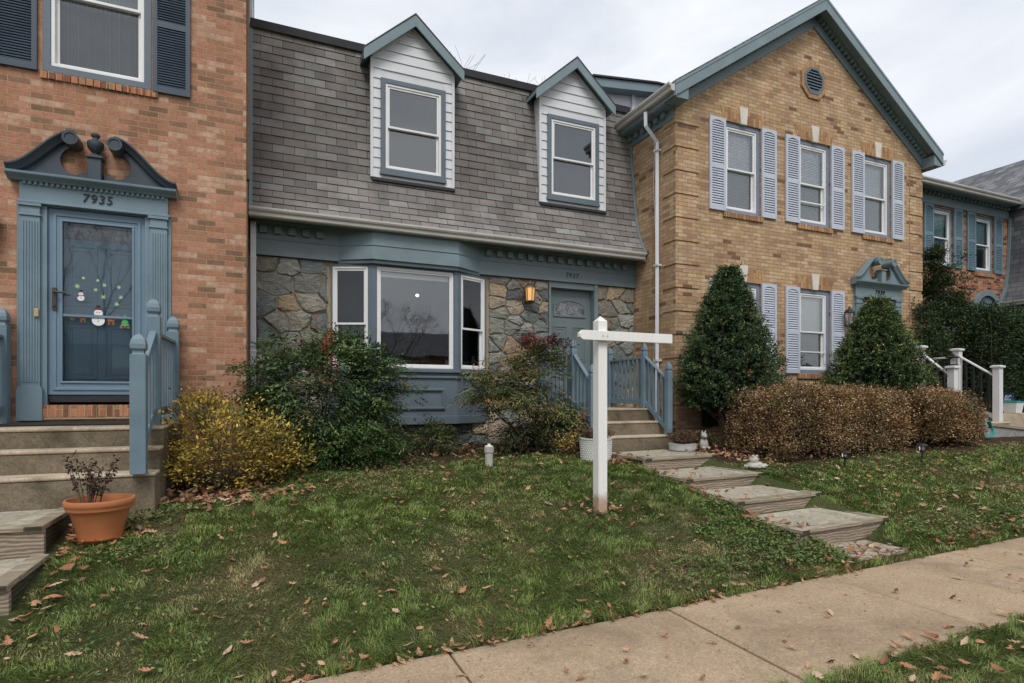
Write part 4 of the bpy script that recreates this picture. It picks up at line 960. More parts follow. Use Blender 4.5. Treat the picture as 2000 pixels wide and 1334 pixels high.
# gable vent
g = MB(FR_); vc = (RC, 7.71); oc = lambda r: [(vc[0]+r*math.cos(R(22.5+45*k)), vc[1]+r*math.sin(R(22.5+45*k))) for k in range(8)]
g.ring(oc(.37), oc(.272), -.001, .03); g.build('vent_surround', MT['brick_tan_v'], RH, bevel=.004)
g = MB(FR_); g.ring(oc(.275), oc(.225), .0, .04); ve = g.build('gable_vent', MT['bay'], RH, bevel=.003)
g = MB(FR_); g.prism(oc(.226), .001, .006); g.build('vent_back', MT['flash'], ve)
g = MB(FR_)
for k in range(7):
    z = vc[1]-.19+k*.058; hwid = math.sqrt(max(.003, .225**2-(z+.02-vc[1])**2)); g.add([(RC-hwid, z, .034), (RC+hwid, z, .034), (RC+hwid, z+.04, .008), (RC-hwid, z+.04, .008), (RC-hwid, z-.008, .034), (RC+hwid, z-.008, .034)], [(0, 1, 2, 3), (4, 5, 1, 0)])
g.build('vent_louvers', MT['bay'], ve, recalc=False)
def win_set(c, v0, v1, blind, arch_top, sh=(True, True), grid=None, curtain=False, lab=None):
    w = window(RH, FR_, c-.44, c+.44, v0, v1, w0=-.06, casing=.075, casemat='casing_lav', proud=.03, split=.5, blind=blind, curtain=curtain, lab=lab, vt=.04)
    if grid:   # a storm sash line crossing the lower half
        MB(FR_).box(c-.33, c+.33, v0+(v1-v0)*grid-.012, v0+(v1-v0)*grid+.012, -.055, -.035).build('storm_bar', MT['vinyl'], w)
    g = MB(FR_); nb = 11
    for i in range(nb):
        a = c-.48+.96*i/nb; g.box(a+.004, a+.96/nb-.004, v0-.10, v0-.005, -.08, .035+random.uniform(-.003, .003))
    g.build('window_sill', MT['brick_tan_v'], RH, bevel=.003)
    g = MB(FR_); g.prism([(c-.45, v1+.002), (c+.45, v1+.002), (c+.54, v1+.25), (c-.54, v1+.25)], -.02, .006); g.build('brick_lintel', MT['brick_tan_v'], RH)
    g = MB(FR_); g.prism([(c-.07, v1-.01), (c+.07, v1-.01), (c+.105, v1+.30), (c-.105, v1+.30)], -.02, .03); g.build('keystone', MT['keystone'], RH, bevel=.006)
    if sh[0]: shutter(RH, FR_, c-.80, c-.435, v0-.0, v1+.01, 'shutter_light', w=.006, arch=True, mid=.47, pitch=.043)
    if sh[1]: shutter(RH, FR_, c+.435, c+.80, v0-.0, v1+.01, 'shutter_light', w=.006, arch=True, mid=.47, pitch=.043)
win_set(winx[0], 4.90, 6.54, 1.0, True, lab='left upper window with white blinds drawn')
win_set(winx[1], 4.90, 6.54, 1.0, True, grid=.28, lab='middle upper window with blinds')
win_set(winx[2], 4.90, 6.54, .98, True, lab='right upper window with blinds')
win_set(winx[0], 2.02, 3.66, None, True, curtain=True, lab='lower window behind the cone shaped yew')
win_set(winx[1], 2.02, 3.66, 1.0, True, grid=.26, lab='lower middle window with a dim blind')
for k in (3,): pass
door_surround(RH, FR_, 11.74, 1.40, 1.50, '7939', 'trim', 'trim', False, shear=.12)
g = MB(FR_); g.rect_ring(11.27, 12.21, 1.5, 3.59, .12, -.06, -.02); sd2 = g.build('storm_door', MT['bronze'], RH, bevel=.004)
MB(FR_).quad((11.38, 1.6, -.04), (12.10, 1.6, -.04), (12.10, 3.5, -.04), (11.38, 3.5, -.04)).build('pane', MT['glass'], sd2)
MB(FR_).box(11.27, 12.21, 1.5, 3.59, -.13, -.10).build('entry_door', MT['door_inner'], RH)
wall_lantern('black lantern beside the door numbered 7939', (10.72, YR, 3.12), (0, -1, 0), False, s=1.1, mat='black')
# siding gable end behind the roofs between the houses
FG = wall_frame(10.4)
GH = thing('rear_roof_gable', 'low siding covered gable behind the roofs beside the right dormer', 'roof', (7.2, 10.4, 7.0))
MB(FG).prism([(6.35, 6.9), (9.0, 6.9), (9.0, 8.10), (7.75, 8.10), (6.35, 7.90)], -1.2, 0).build('wall', MT['siding'], GH)
g = MB(FG)
for k in range(12): a = 5.4+k*.26; g.add([(a, 6.9, .014), (a+.03, 6.9, .014), (a+1.45, 8.25, .014), (a+1.42, 8.25, .014)], [(0, 1, 2, 3)])
g2 = MB(FG).box(7.26, 7.34, 6.9, 8.05, .0, .05); g2.build('corner_board', MT['siding'], GH)
g = MB(FG)
for k in range(9): a = 6.35+k*.19; z = 6.9; g.prism([(a, z), (a+.02, z), (min(a+1.3, 7.26), z+min(1.3, 7.26-a)*.85), (min(a+1.28, 7.24), z+min(1.28, 7.24-a)*.85)], 0, .012)
g.build('siding_joints', MT['bronze'], GH)
MB(FG).prism([(6.2, 7.88), (7.75, 8.06), (9.0, 8.06), (9.0, 8.24), (7.75, 8.24), (6.2, 8.05)], -1.3, .25).build('fascia', MT['trim'], GH, bevel=.004)
MB(FG).prism([(6.15, 8.055), (7.75, 8.245), (9.0, 8.245), (9.0, 8.28), (7.75, 8.28), (6.15, 8.09)], -1.3, .29).build('roof', MT['flash'], GH)

# ================================================================== FAR BRICK HOUSE
YF = 9.3; FF = wall_frame(YF); XE = 18.9
FH = thing('far_brick_townhouse', 'orange-brown brick townhouse set back beyond the tan house, with teal-blue shutters', 'house', (16, YF, .9))
fw = (16.05, 17.83)
wb = MB(FF); wall_grid(wb, XB, XE, 0, 6.9, [(c-.42, c+.42, 4.92, 6.42) for c in fw], depth=.12); wb.build('wall', MT['brick_far'], FH, recalc=False)
MB(FF).box(XB, XE, 6.46, 6.66, 0, .04).build('frieze', MT['trim'], FH, bevel=.004)
g = MB(FF); x = XB+.1
while x < XE-.1: g.box(x, x+.075, 6.67, 6.75, .0, .12); x += .17
g.build('dentil_course', MT['trim'], FH); MB(FF).box(XB, XE, 6.66, 6.77, 0, .03).box(XB, XE-.1, 6.76, 6.79, 0, .38).build('soffit', MT['trim'], FH)
gutter(FH, Fr((0, YF-.38, 0), (1, 0, 0), (0, -1, 0)), XB+.3, XE-.35, 6.72, h=.12, d=.12)
MB().prism([(8.95, 6.80), (8.95, 6.86), (12, 7.6), (15, 6.8)], XB, XE, axis=0).build('roof', MT['shingle_far'], FH)
for c, bl, bm_ in ((fw[0], 1.0, 'blind_teal'), (fw[1], .55, 'blind_teal')):
    window(FH, FF, c-.42, c+.42, 4.92, 6.42, w0=-.06, casing=.07, casemat='trim', proud=.03, blind=bl if c == fw[1] else .62, bmat=bm_)
    shutter(FH, FF, c-.79, c-.42, 4.92, 6.45, 'shutter_far', w=.006, arch=True); shutter(FH, FF, c+.42, c+.79, 4.92, 6.45, 'shutter_far', w=.006, arch=True)
    g = MB(FF); nb = 11
    for i in range(nb): a = c-.46+.92*i/nb; g.box(a+.004, a+.92/nb-.004, 4.80, 4.90, 0, .035)
    g.build('window_sill', MT['brick_red_v'], FH)
def fan(c, z, r, par):
    g = MB(FF); n = 16; A_ = lambda q: [(c+q*math.cos(math.pi*i/n), z+q*math.sin(math.pi*i/n)) for i in range(n+1)]
    o = A_(r); i_ = A_(r*.78); vs = [(*p, 0) for p in o]+[(*p, 0) for p in i_]+[(*p, .1) for p in o]+[(*p, .1) for p in i_]; m = n+1; fs = []
    for k in range(n): fs += [(2*m+k, 2*m+k+1, 3*m+k+1, 3*m+k), (k, k+1, 2*m+k+1, 2*m+k), (m+k, 3*m+k, 3*m+k+1, m+k+1)]
    g.add(vs, fs); h = g.build('fanlight_hood', MT['trim'], par)
    g = MB(FF); g.prism(A_(r*.79), .0, .02)
    for k in range(1, n):
        a = math.pi*k/n; g.prism([(c+.08*math.cos(a-.06), z+.08*math.sin(a-.06)), (c+r*.77*math.cos(a-.03), z+r*.77*math.sin(a-.03)), (c+r*.77*math.cos(a+.03), z+r*.77*math.sin(a+.03)), (c+.08*math.cos(a+.06), z+.08*math.sin(a+.06))], .02, .05)
    g.build('fan_panel', MT['trim'], h)
    MB(FF).box(c-r, c+r, 1.4, z, .0, .06).build('door_panel', MT['trim'], par)
fan(17.85, 3.80, .62, FH); fan(16.05, 3.72, .5, FH)
# ================================================================== FAR SHINGLED HOUSE, turned to face the lawn
SH = thing('far_shingled_townhouse', 'townhouse at the right edge with grey shingled mansard side and big grey roof', 'house', (21, 8, .9))
g = MB(wall_frame(0)); g.prism([(18.95, 0), (18.95, 4.1), (18.50, 4.12), (18.74, 4.55), (18.86, 5.1), (18.93, 6.0), (18.96, 6.72), (22.0, 8.95), (25, 6.8), (25, 0)], -12.5, -3.0); g.build('roof', MT['shingle_far'], SH)
MB(wall_frame(0)).prism([(18.88, 6.68), (18.96, 6.76), (22.0, 8.99), (22.0, 9.03), (18.90, 6.80)], -12.5, -3).build('roof_surface', MT['shingle_far'], SH)
MB(wall_frame(0)).box(18.92, 18.947, 0, 4.1, -9.2, -3.05).build('wall', MT['trim_side'], SH)
gutter(SH, Fr((18.5, 0, 0), (0, 1, 0), (-1, 0, 0)), 3.0, 9.28, 4.02, h=.12, d=.11)
MB(wall_frame(0)).prism([(18.46, 4.12), (18.70, 4.55), (18.83, 5.1), (18.90, 6.0), (18.92, 6.5), (19.0, 6.5), (18.98, 5.1), (18.9, 4.5), (18.7, 4.12)], -9.29, -9.22).build('edge_trim', MT['trim'], SH)
# ================================================================== FOLIAGE HELPERS
def nrm(a): return a/np.maximum(1e-9, np.linalg.norm(a, axis=1, keepdims=True))
def vnoise(x, y, s, seed=0):
    r = np.random.default_rng(seed); g = r.random((64, 64)); u = (x*s) % 63; v = (y*s) % 63; i = u.astype(int); j = v.astype(int); fu = u-i; fv = v-j; fu = fu*fu*(3-2*fu); fv = fv*fv*(3-2*fv)
    return (g[i, j]*(1-fu)+g[i+1, j]*fu)*(1-fv)+(g[i, j+1]*(1-fu)+g[i+1, j+1]*fu)*fv
def leafset(c, d, up, L, Wd, bend=.15):
    """diamond leaves: c base (N,3), d direction, up approx normal, L length, Wd half width -> verts (N,4,3)"""
    side = nrm(np.cross(d, up)); nn = np.cross(side, d)
    L = L[:, None]; Wd = Wd[:, None]
    mid = c+d*L*.45+nn*L*bend*.5
    return np.stack([c, mid-side*Wd, c+d*L-nn*L*bend*.3, mid+side*Wd], 1)
def leaf_object(name, V, T, mat, parent):
    n = len(V); f = np.arange(4*n).reshape(n, 4)
    return npmesh(name, V.reshape(-1, 3), f, MT[mat], parent, tint=np.repeat(T, 4, axis=0))
def rdir(n, zlo=-1, zhi=1):
    a = rng.uniform(0, 2*np.pi, n); z = rng.uniform(zlo, zhi, n); r = np.sqrt(np.clip(1-z*z, 0, 1)); return np.stack([r*np.cos(a), r*np.sin(a), z], 1)
def pick(cols, n, jit=.18, w=None):
    cols = np.array(cols); k = rng.choice(len(cols), n, p=w); return cols[k]*rng.uniform(1-jit, 1+jit, (n, 1))
def branches(parent, base, tips, r0, r1, name='stems', mat='bark', wob=.06, n=6):
    g = MB()
    for t in tips:
        b = Vector(base)+Vector((random.uniform(-.06, .06), random.uniform(-.06, .06), 0)); t = Vector(t); pts = []
        for i in range(6):
            q = i/5; p = b.lerp(t, q); p += Vector((random.uniform(-wob, wob), random.uniform(-wob, wob), random.uniform(-wob, wob)*.5))*math.sin(math.pi*q); pts.append(p)
        g.tube(pts, [r0+(r1-r0)*i/5 for i in range(6)], n)
    return g.build(name, MT[mat], parent, smooth=True)
def shrub(name, label, cat, base, clumps, cols, leafL, leafW, per, spread, mat='leaf', group=None, zs=(-.2, .8), flat=.6, core=None, weights=None, stems=6, stem_r=(.014, .004), outward=.6, jit=.25, cj=.15):
    """clumps: (N,3) clump centres; leaves gathered round them"""
    t = thing(name, label, cat, base, group)
    cl = np.array(clumps); n = len(cl)*per; ci = np.repeat(np.arange(len(cl)), per)
    off = rng.normal(0, 1, (n, 3))*np.array([spread, spread, spread*flat])
    c = cl[ci]+off
    ctr = cl.mean(0); out = nrm(c-ctr); d = nrm(out*outward+rdir(n, *zs))
    up = nrm(rdir(n, .2, 1)+np.array([0, 0, .6])); L = leafL*rng.uniform(.7, 1.3, n); Wd = leafW*rng.uniform(.75, 1.25, n)
    T = pick(cols, len(cl), cj, weights)[ci]*rng.uniform(1-jit, 1+jit, (n, 1))
    leaf_object('foliage', leafset(c, d, up, L, Wd), T, mat, t)
    if stems:
        k = rng.choice(len(cl), stems, replace=False); branches(t, base, [tuple(cl[i]) for i in k], *stem_r)
    return t
def ell_clumps(n, c, r, lo=.55, zlo=-.5, bump=.14, seed=0, front=False):
    d = rdir(n, zlo, 1); a = np.arctan2(d[:, 1], d[:, 0])
    b = 1+bump*np.sin(a*3+d[:, 2]*4+seed)+bump*.8*np.sin(a*7-d[:, 2]*6+seed*2)+rng.normal(0, bump*.5, n)
    rr = rng.uniform(lo, 1, n)**.6*b
    return np.array(c)+d*rr[:, None]*np.array(r)
# ---- nandina: pinnate sprays
def nandina(label, base, clumps, cols, weights, per=9, L=.062, Wd=.0105, stems=14, leaflets=11, sprayL=.26, berries=None, red_top=None):
    t = thing('nandina_shrub', label, 'shrub', base)
    cl = np.array(clumps); n = len(cl)*per; ci = np.repeat(np.arange(len(cl)), per)
    o = cl[ci]+rng.normal(0, .05, (n, 3)); ctr = np.array([base[0], base[1], cl[:, 2].mean()])
    d = nrm(nrm(o-ctr)*.7+rdir(n, -.45, .55)); up = nrm(rdir(n, .4, 1)+np.array([0, 0, .8]))
    side = nrm(np.cross(d, up)); SL = sprayL*rng.uniform(.6, 1.1, n)
    V = []; Tt = []; tc_ = pick(cols, len(cl), .15, weights)[ci]*rng.uniform(.8, 1.25, (n, 1))
    if red_top is not None:
        m = o[:, 2] > red_top+rng.normal(0, .06, n); tc_[m] = pick([(.16, .03, .03), (.20, .05, .04), (.10, .03, .03)], m.sum(), .3)
    for k in range(leaflets):
        q = (k+1)/(leaflets+1); sgn = 1 if k % 2 else -1
        p = o+d*(SL*q)[:, None]-np.array([0, 0, 1])*(SL*q*q*.28)[:, None]+side*sgn*(.012+.05*math.sin(math.pi*q))*rng.uniform(.3, 1.2, (n, 1))
        dd = nrm(d*.8+side*sgn*rng.uniform(.4, 1.1, (n, 1))+rng.normal(0, .22, (n, 3))-np.array([0, 0, .25]))
        V.append(leafset(p, dd, up, L*rng.uniform(.7, 1.25, n), Wd*rng.uniform(.8, 1.3, n), .12)); Tt.append(tc_*rng.uniform(.8, 1.25, (n, 1)))
    leaf_object('foliage', np.concatenate(V), np.concatenate(Tt), 'leaf', t)
    k = rng.choice(len(cl), stems, replace=False); branches(t, base, [tuple(cl[i]) for i in k], .013, .004)
    if berries:
        for bp in berries:
            g = MB()
            for i in range(20): 
                q = i/20; x, y, z = bp[0]+random.gauss(0, .028*(1.1-q*.6)), bp[1]+random.gauss(0, .028), bp[2]-.11+.2*q
                g.lathe([(.001, -.007), (.006, -.004), (.0075, 0), (.006, .004), (.001, .007)], (x, y, z), 6)
            g.build('berries', MT['berry'], t)
    return t
GREEN_D = [(.030, .055, .018), (.042, .075, .024), (.055, .09, .03), (.022, .04, .015)]
# left nandina and its low neighbour
cl = np.concatenate([ell_clumps(340, (.78, 7.9, 1.55), (.98, .62, .82), .45, -.75, .13, 1)])
nandina('large green nandina with red berries at the left of the bay window', (.72, 7.95, float(gz(.72, 7.95))), cl, [(.055, .10, .036), (.08, .135, .048), (.13, .19, .068), (.17, .13, .06), (.04, .07, .028)], [.25, .3, .27, .08, .10], per=8, berries=[(X_(645, 7.3), 7.3, Z_(645, 655, 7.3)), (X_(640, 7.2), 7.2, Z_(640, 662, 7.2)), (X_(634, 7.3), 7.3, Z_(634, 672, 7.3)), (X_(615, 7.4), 7.4, Z_(615, 625, 7.4)), (X_(649, 7.15), 7.15, Z_(649, 705, 7.15))])
cl = ell_clumps(190, (1.05, 7.55, .92), (.62, .38, .30), .4, -.6, .16, 3)
nandina('low spreading green shrub under the large nandina', (1.05, 7.6, float(gz(1, 7.6))), cl, [(.05, .10, .03), (.075, .13, .04), (.11, .18, .055), (.09, .08, .04)], [.35, .35, .2, .1], per=8, L=.04, Wd=.008, sprayL=.17, stems=8)
# right nandina
cl = np.concatenate([ell_clumps(130, (3.35, 7.9, 1.62), (.62, .42, .42), .35, -.7, .16, 2), ell_clumps(50, (3.85, 7.95, 2.0), (.38, .3, .30), .3, -.6, .12, 5), ell_clumps(55, (4.1, 7.7, 1.25), (.42, .3, .35), .3, -.7, .2, 7), ell_clumps(16, (3.95, 7.9, 2.32), (.3, .22, .07), .2, -.6, .1, 9)])
nandina('open nandina with reddish tips between the bay window and the stoop', (3.75, 8.0, float(gz(3.75, 8))), cl, [(.09, .125, .04), (.14, .165, .06), (.19, .17, .07), (.22, .12, .06), (.06, .09, .033)], [.27, .30, .2, .1, .13], per=5, stems=9, red_top=2.28, leaflets=11, sprayL=.24)
cl = ell_clumps(70, (3.75, 7.75, .98), (.8, .3, .22), .3, -.6, .2, 4)
nandina('dark low nandina growth at the foot of the open nandina', (3.8, 7.8, float(gz(3.8, 7.8))), cl, [(.035, .05, .02), (.06, .06, .03), (.10, .05, .03)], [.5, .3, .2], per=7, L=.045, sprayL=.18, stems=6)
cl = ell_clumps(46, (2.25, 8.2, .95), (.35, .25, .18), .3, -.4, .2, 6)
nandina('small green nandina seedling under the middle of the bay', (2.2, 8.2, float(gz(2.2, 8.2))), cl, [(.05, .08, .026), (.08, .12, .04), (.13, .11, .04)], [.5, .3, .2], per=6, L=.04, sprayL=.17, stems=6)
# yellow shrub
cl = np.concatenate([ell_clumps(210, (-.32, 6.95, .98), (.74, .58, .44), .4, -.75, .2, 2), ell_clumps(26, (-.55, 7.1, 1.42), (.35, .25, .22), .2, -.2, .2, 1)])
shrub('yellow_shrub', 'rounded shrub with bright yellow autumn leaves against the brick wall', 'shrub', (-.32, 7.0, float(gz(-.3, 7))), cl, [(.46, .32, .055), (.36, .25, .045), (.25, .19, .045), (.54, .40, .09), (.14, .14, .045)], .046, .0105, 34, .075, flat=.7, stems=60, stem_r=(.009, .002), zs=(-.2, 1), jit=.4, weights=[.27, .22, .18, .16, .17])
# yews
def cone_yew(label, cx, cy, zb, zt, rad, seed, npts=2600, cols=None, trunk=True, shape=None, leafn=13):
    t = thing('cone_yew', label, 'shrub', (cx, cy, float(gz(cx, cy))), 'cone shaped yews by the tan house')
    u = rng.uniform(0, 1, npts)**.8; a = rng.uniform(0, 2*np.pi, npts)
    prof = shape(u) if shape else np.where(u < .25, .80+.20*np.sin(u/.25*np.pi/2), np.clip((1-u)/.75, 0, 1)**.92*.98+.02)
    band = 1+.07*np.sin(u*40+1.3*np.sin(a*4)+seed)+.06*np.sin(a*5+u*9+seed)+.05*np.sin(a*11-u*20)+rng.normal(0, .035, npts)
    r = prof*rad*band*rng.uniform(.80, 1.03, npts)
    c = np.stack([cx+r*np.cos(a), cy+r*np.sin(a), zb+u*(zt-zb)], 1)
    k = leafn; n = npts*k; ci = np.repeat(np.arange(npts), k); out = np.stack([np.cos(a), np.sin(a), np.full(npts, .35)], 1)[ci]
    q = rng.uniform(0, 1, n)[:, None]; tl = rng.uniform(.06, .13, npts)[ci][:, None]
    p = c[ci]+out*q*tl+rng.normal(0, .016, (n, 3)); d = nrm(out*.8+rng.normal(0, .7, (n, 3)))
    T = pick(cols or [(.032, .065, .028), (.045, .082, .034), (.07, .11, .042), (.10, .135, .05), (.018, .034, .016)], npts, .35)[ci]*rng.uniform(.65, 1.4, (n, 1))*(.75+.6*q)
    br = rng.random(npts)[ci] < .012; T[br] = (.22, .11, .06)
    hole = rng.random(n) < .8*np.clip((vnoise(a[ci]*3+20, p[:, 2]*3+20, 2.2, 40+seed)-.60)*5, 0, 1); hole &= ~br
    ns = 110; ks = rng.choice(npts, ns); q8 = np.tile(np.linspace(0, 1, 16), ns)[:, None]; dd = nrm(np.stack([np.cos(a[ks]), np.sin(a[ks]), rng.uniform(.2, 1.6, ns)], 1)); ps = np.repeat(c[ks], 16, 0)+np.repeat(dd*rng.uniform(.10, .24, (ns, 1)), 16, 0)*q8+rng.normal(0, .008, (ns*16, 3))
    p = np.concatenate([p[~hole], ps]); d = np.concatenate([d[~hole], nrm(np.repeat(dd, 16, 0)+rng.normal(0, .6, (ns*16, 3)))]); T = np.concatenate([T[~hole], pick([(.06, .10, .035), (.09, .13, .045)], ns*16, .3)]); n = len(p)
    V = leafset(p, d, nrm(rdir(n, 0, 1)), .042*rng.uniform(.7, 1.3, n), .0075*rng.uniform(.8, 1.3, n), .05)
    # inner growth so the crown is not hollow
    m = 9000; u2 = rng.uniform(0, .93, m); a2 = rng.uniform(0, 2*np.pi, m); pr2 = shape(u2) if shape else np.where(u2 < .25, .74+.26*np.sin(u2/.25*np.pi/2), np.clip((1-u2)/.75, 0, 1)**.72*.98+.02)
    r2 = pr2*rad*rng.uniform(.45, .86, m); p2 = np.stack([cx+r2*np.cos(a2), cy+r2*np.sin(a2), zb+.04+u2*(zt-zb)], 1)
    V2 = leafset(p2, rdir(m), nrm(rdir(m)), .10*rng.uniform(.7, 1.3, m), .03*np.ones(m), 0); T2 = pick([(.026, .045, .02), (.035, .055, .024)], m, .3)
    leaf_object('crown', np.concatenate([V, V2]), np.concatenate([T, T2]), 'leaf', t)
    g = MB(); z0 = float(gz(cx, cy))-.05
    for i in range(5):
        ang = i*1.3; pts = [(cx+.05*math.cos(ang)*1, cy+.05*math.sin(ang), z0), (cx+.07*math.cos(ang), cy+.07*math.sin(ang), z0+.35), (cx+.2*math.cos(ang), cy+.16*math.sin(ang), zb+.25), (cx+.35*rad*math.cos(ang), cy+.35*rad*math.sin(ang), zb+.9)]
        g.tube(pts, [.05, .042, .03, .012], 7)
    for i in range(14):
        ang = random.uniform(0, 6.28); g.tube([(cx, cy, z0+random.uniform(.25, .6)), (cx+.25*math.cos(ang), cy+.25*math.sin(ang), z0+random.uniform(.35, .6)), (cx+.5*math.cos(ang), cy+.5*math.sin(ang), zb+.1)], [.012, .007, .003], 4)
    g.build('trunk', MT['bark'], t, smooth=True)
    g = MB()   # dropped leaves caught in the crown
    for i in range(22):
        uu = random.uniform(.2, .95); ang = random.uniform(3.4, 6.0); rr = (1-uu)**.75*rad*1.04; p = Vector((cx+rr*math.cos(ang), cy+rr*math.sin(ang), zb+uu*(zt-zb)))
        v = [p+Vector((random.gauss(0, .03), random.gauss(0, .03), random.gauss(0, .03))) for _ in range(4)]; g.add([tuple(q_) for q_ in v], [(0, 1, 2, 3)])
    g.tint = None
    g.c = [(.42, .24, .15)]*len(g.v); g.build('caught_leaves', MT['leaf_dry'], t)
    return t
cone_yew('tall dark green cone shaped yew by the corner of the tan house', 6.98, 7.28, 1.36, 3.64, .79, 1, 3300)
cone_yew('broad green cone shaped yew in front of the door numbered 7939', 10.12, 6.95, 1.62, 3.28, .88, 4, 2900, cols=[(.042, .075, .025), (.065, .10, .032), (.10, .145, .045), (.14, .18, .06), (.022, .04, .016)], shape=lambda u: np.clip((1-u), 0, 1)**.85*(.82+.18*np.minimum(1, u/.15))+.02)
# hedges
def hedge(name, label, x0, x1, y0, y1, z0, z1, n, cols, leafL, leafW, per, weights=None, spread=.035, group=None, mat='leaf', gaps=.0, core=None, stemsn=12, rnd=.25, wob=.05):
    cx, cy = (x0+x1)/2, (y0+y1)/2; zc = (z0+z1)/2
    t = thing(name, label, 'hedge', (cx, cy, float(gz(cx, cy))), group)
    k = n*3; p = rng.uniform(-1, 1, (k, 3)); face = rng.choice(3, k, p=[.22, .42, .36]); sg_ = np.sign(rng.uniform(-1, 1, k)); sg_ = np.where((face == 2), 1, sg_); sg_ = np.where((face == 1) & (rng.random(k) < .7), -1, sg_)
    p[np.arange(k), face] = sg_*rng.uniform(.84, 1.0, k)
    hx, hy, hz = (x1-x0)/2, (y1-y0)/2, (z1-z0)/2
    q = np.abs(p*np.array([hx, hy, hz])); e = np.maximum(0, q-(np.array([hx, hy, hz])-rnd)); L = np.linalg.norm(e, axis=1); keep = L < rnd*1.0; p = p[keep][:n]
    P = np.array([cx, cy, zc])+p*np.array([hx, hy, hz]); P[:, 2] += wob*np.sin(P[:, 0]*2.7)+wob*.7*np.sin(P[:, 0]*6.1+1)+rng.normal(0, wob*.5, len(P))
    P[:, 1] += wob*np.sin(P[:, 0]*4.1+P[:, 2]*5)
    nn = len(P)*per; ci = np.repeat(np.arange(len(P)), per); c = P[ci]+rng.normal(0, spread, (nn, 3)); d = nrm(nrm(c-np.array([cx, cy, zc]))*.4+rdir(nn, -.4, 1))
    pv = vnoise(P[:, 0]+30, P[:, 2]*1.2+P[:, 1]+30, 2.6, 21)[:, None]; tint_ = (1+(pv-.5)*np.array([.6, .45, .35])); T = (pick(cols, len(P), .2, weights)*tint_)[ci]*rng.uniform(.7, 1.35, (nn, 1))
    hole = rng.random(nn) < (.55*np.clip((vnoise(c[:, 0]+20, c[:, 2]*1.5+c[:, 1]+20, 5.5, 33)-.62)*6, 0, 1)); c, d, T = c[~hole], d[~hole], T[~hole]; nn = len(c)
    ns = int(26*(x1-x0)); sx0 = rng.uniform(x0+.1, x1-.1, ns); sy0 = rng.uniform(y0+.1, y1-.1, ns); q8 = np.tile(np.linspace(0, 1, 12), ns); hh = np.repeat(rng.uniform(.04, .13, ns), 12); lx = np.repeat(rng.normal(0, .05, ns), 12)
    c2 = np.stack([np.repeat(sx0, 12)+lx*q8, np.repeat(sy0, 12), z1-.05+q8*(hh+.05)], 1)+rng.normal(0, .008, (ns*12, 3)); c = np.concatenate([c, c2]); d = np.concatenate([d, nrm(rdir(ns*12, -.2, 1))]); T = np.concatenate([T, pick(cols, ns*12, .3, weights)]); nn = len(c)
    V = leafset(c, d, nrm(rdir(nn, .1, 1)), leafL*rng.uniform(.7, 1.3, nn), leafW*rng.uniform(.8, 1.2, nn), .15)
    m = core if core is not None else 5000
    if m:
        p2 = np.array([cx, cy, zc])+rng.uniform(-.86, .86, (m, 3))*np.array([hx, hy, hz])
        V2 = leafset(p2, rdir(m), nrm(rdir(m)), .07*np.ones(m), .02*np.ones(m), 0); V = np.concatenate([V, V2]); T = np.concatenate([T, pick(cols, m, .3, weights)*.8])
    leaf_object('foliage', V, T, mat, t)
    g = MB()
    for i in range(stemsn):
        x = x0+(x1-x0)*(i+.5)/stemsn; zz = float(gz(x, cy))
        for j in range(4): g.tube([(x, cy+random.uniform(-.1, .1), zz-.03), (x+random.uniform(-.1, .1), cy+random.uniform(-.2, .2), (zz+zc)/2), (x+random.uniform(-.3, .3), cy+random.uniform(-hy, hy)*.9, zc+hz*.8)], [.014, .01, .003], 5)
    g.build('stems', MT['bark'], t, smooth=True)
    return t
BR = [(.24, .15, .08), (.34, .225, .12), (.17, .10, .052), (.45, .33, .19), (.10, .06, .033), (.17, .16, .065)]
hedge('clipped_hedge', 'long clipped hedge of dry brown leaves in front of the tan house', 6.50, 9.30, 5.86, 6.85, .74, 1.64, 1850, BR, .030, .0095, 34, [.25, .2, .2, .12, .13, .10], spread=.05, mat='leaf_dry', rnd=.14, wob=.03)
hedge('clipped_hedge', 'rounded brown leaved hedge nearest the white railing', 9.60, 11.35, 5.80, 6.85, .80, 1.63, 1150, BR, .030, .0095, 34, [.22, .17, .23, .1, .18, .10], spread=.05, mat='leaf_dry', rnd=.30, wob=.035)
hedge('clipped_hedge', 'low green hedge behind the long brown hedge under the windows', 7.6, 9.9, 7.2, 7.65, 1.2, 1.73, 420, [(.06, .09, .03), (.04, .065, .022), (.09, .12, .04)], .035, .010, 30, spread=.05, wob=.02)
hedge('tall_hedge', 'tall dark green hedge beyond the white railing', 12.75, 18.0, 7.75, 8.8, 1.55, 3.58, 2300, [(.03, .052, .022), (.042, .07, .028), (.065, .095, .035), (.022, .038, .016)], .05, .014, 30, spread=.08, rnd=.35, wob=.07, core=9000, stemsn=14)
hedge('tall_hedge', 'nearer end of the dark green hedge at the right edge of the yard', 13.9, 16.5, 6.9, 7.75, 1.4, 3.3, 900, [(.03, .052, .022), (.042, .07, .028), (.055, .085, .032), (.022, .038, .016)], .05, .014, 28, spread=.08, rnd=.35, wob=.08, core=5000, stemsn=8)
cl = np.concatenate([ell_clumps(90, (14.15, 8.35, 4.1), (.62, .4, .62), .3, -1, .3, 3), ell_clumps(60, (14.3, 8.3, 3.6), (.75, .4, .4), .3, -1, .25, 8), ell_clumps(14, (14.0, 8.3, 4.75), (.12, .12, .22), .2, -1, .2, 2)])
shrub('dark_evergreen', 'ragged dark evergreen growing up between the tan house and the far brick house', 'shrub', (14.2, 8.4, .98), cl, [(.03, .05, .02), (.045, .07, .026), (.06, .085, .03), (.04, .055, .02), (.02, .032, .014)], .06, .012, 90, .10, flat=.45, stems=16, stem_r=(.03, .006))

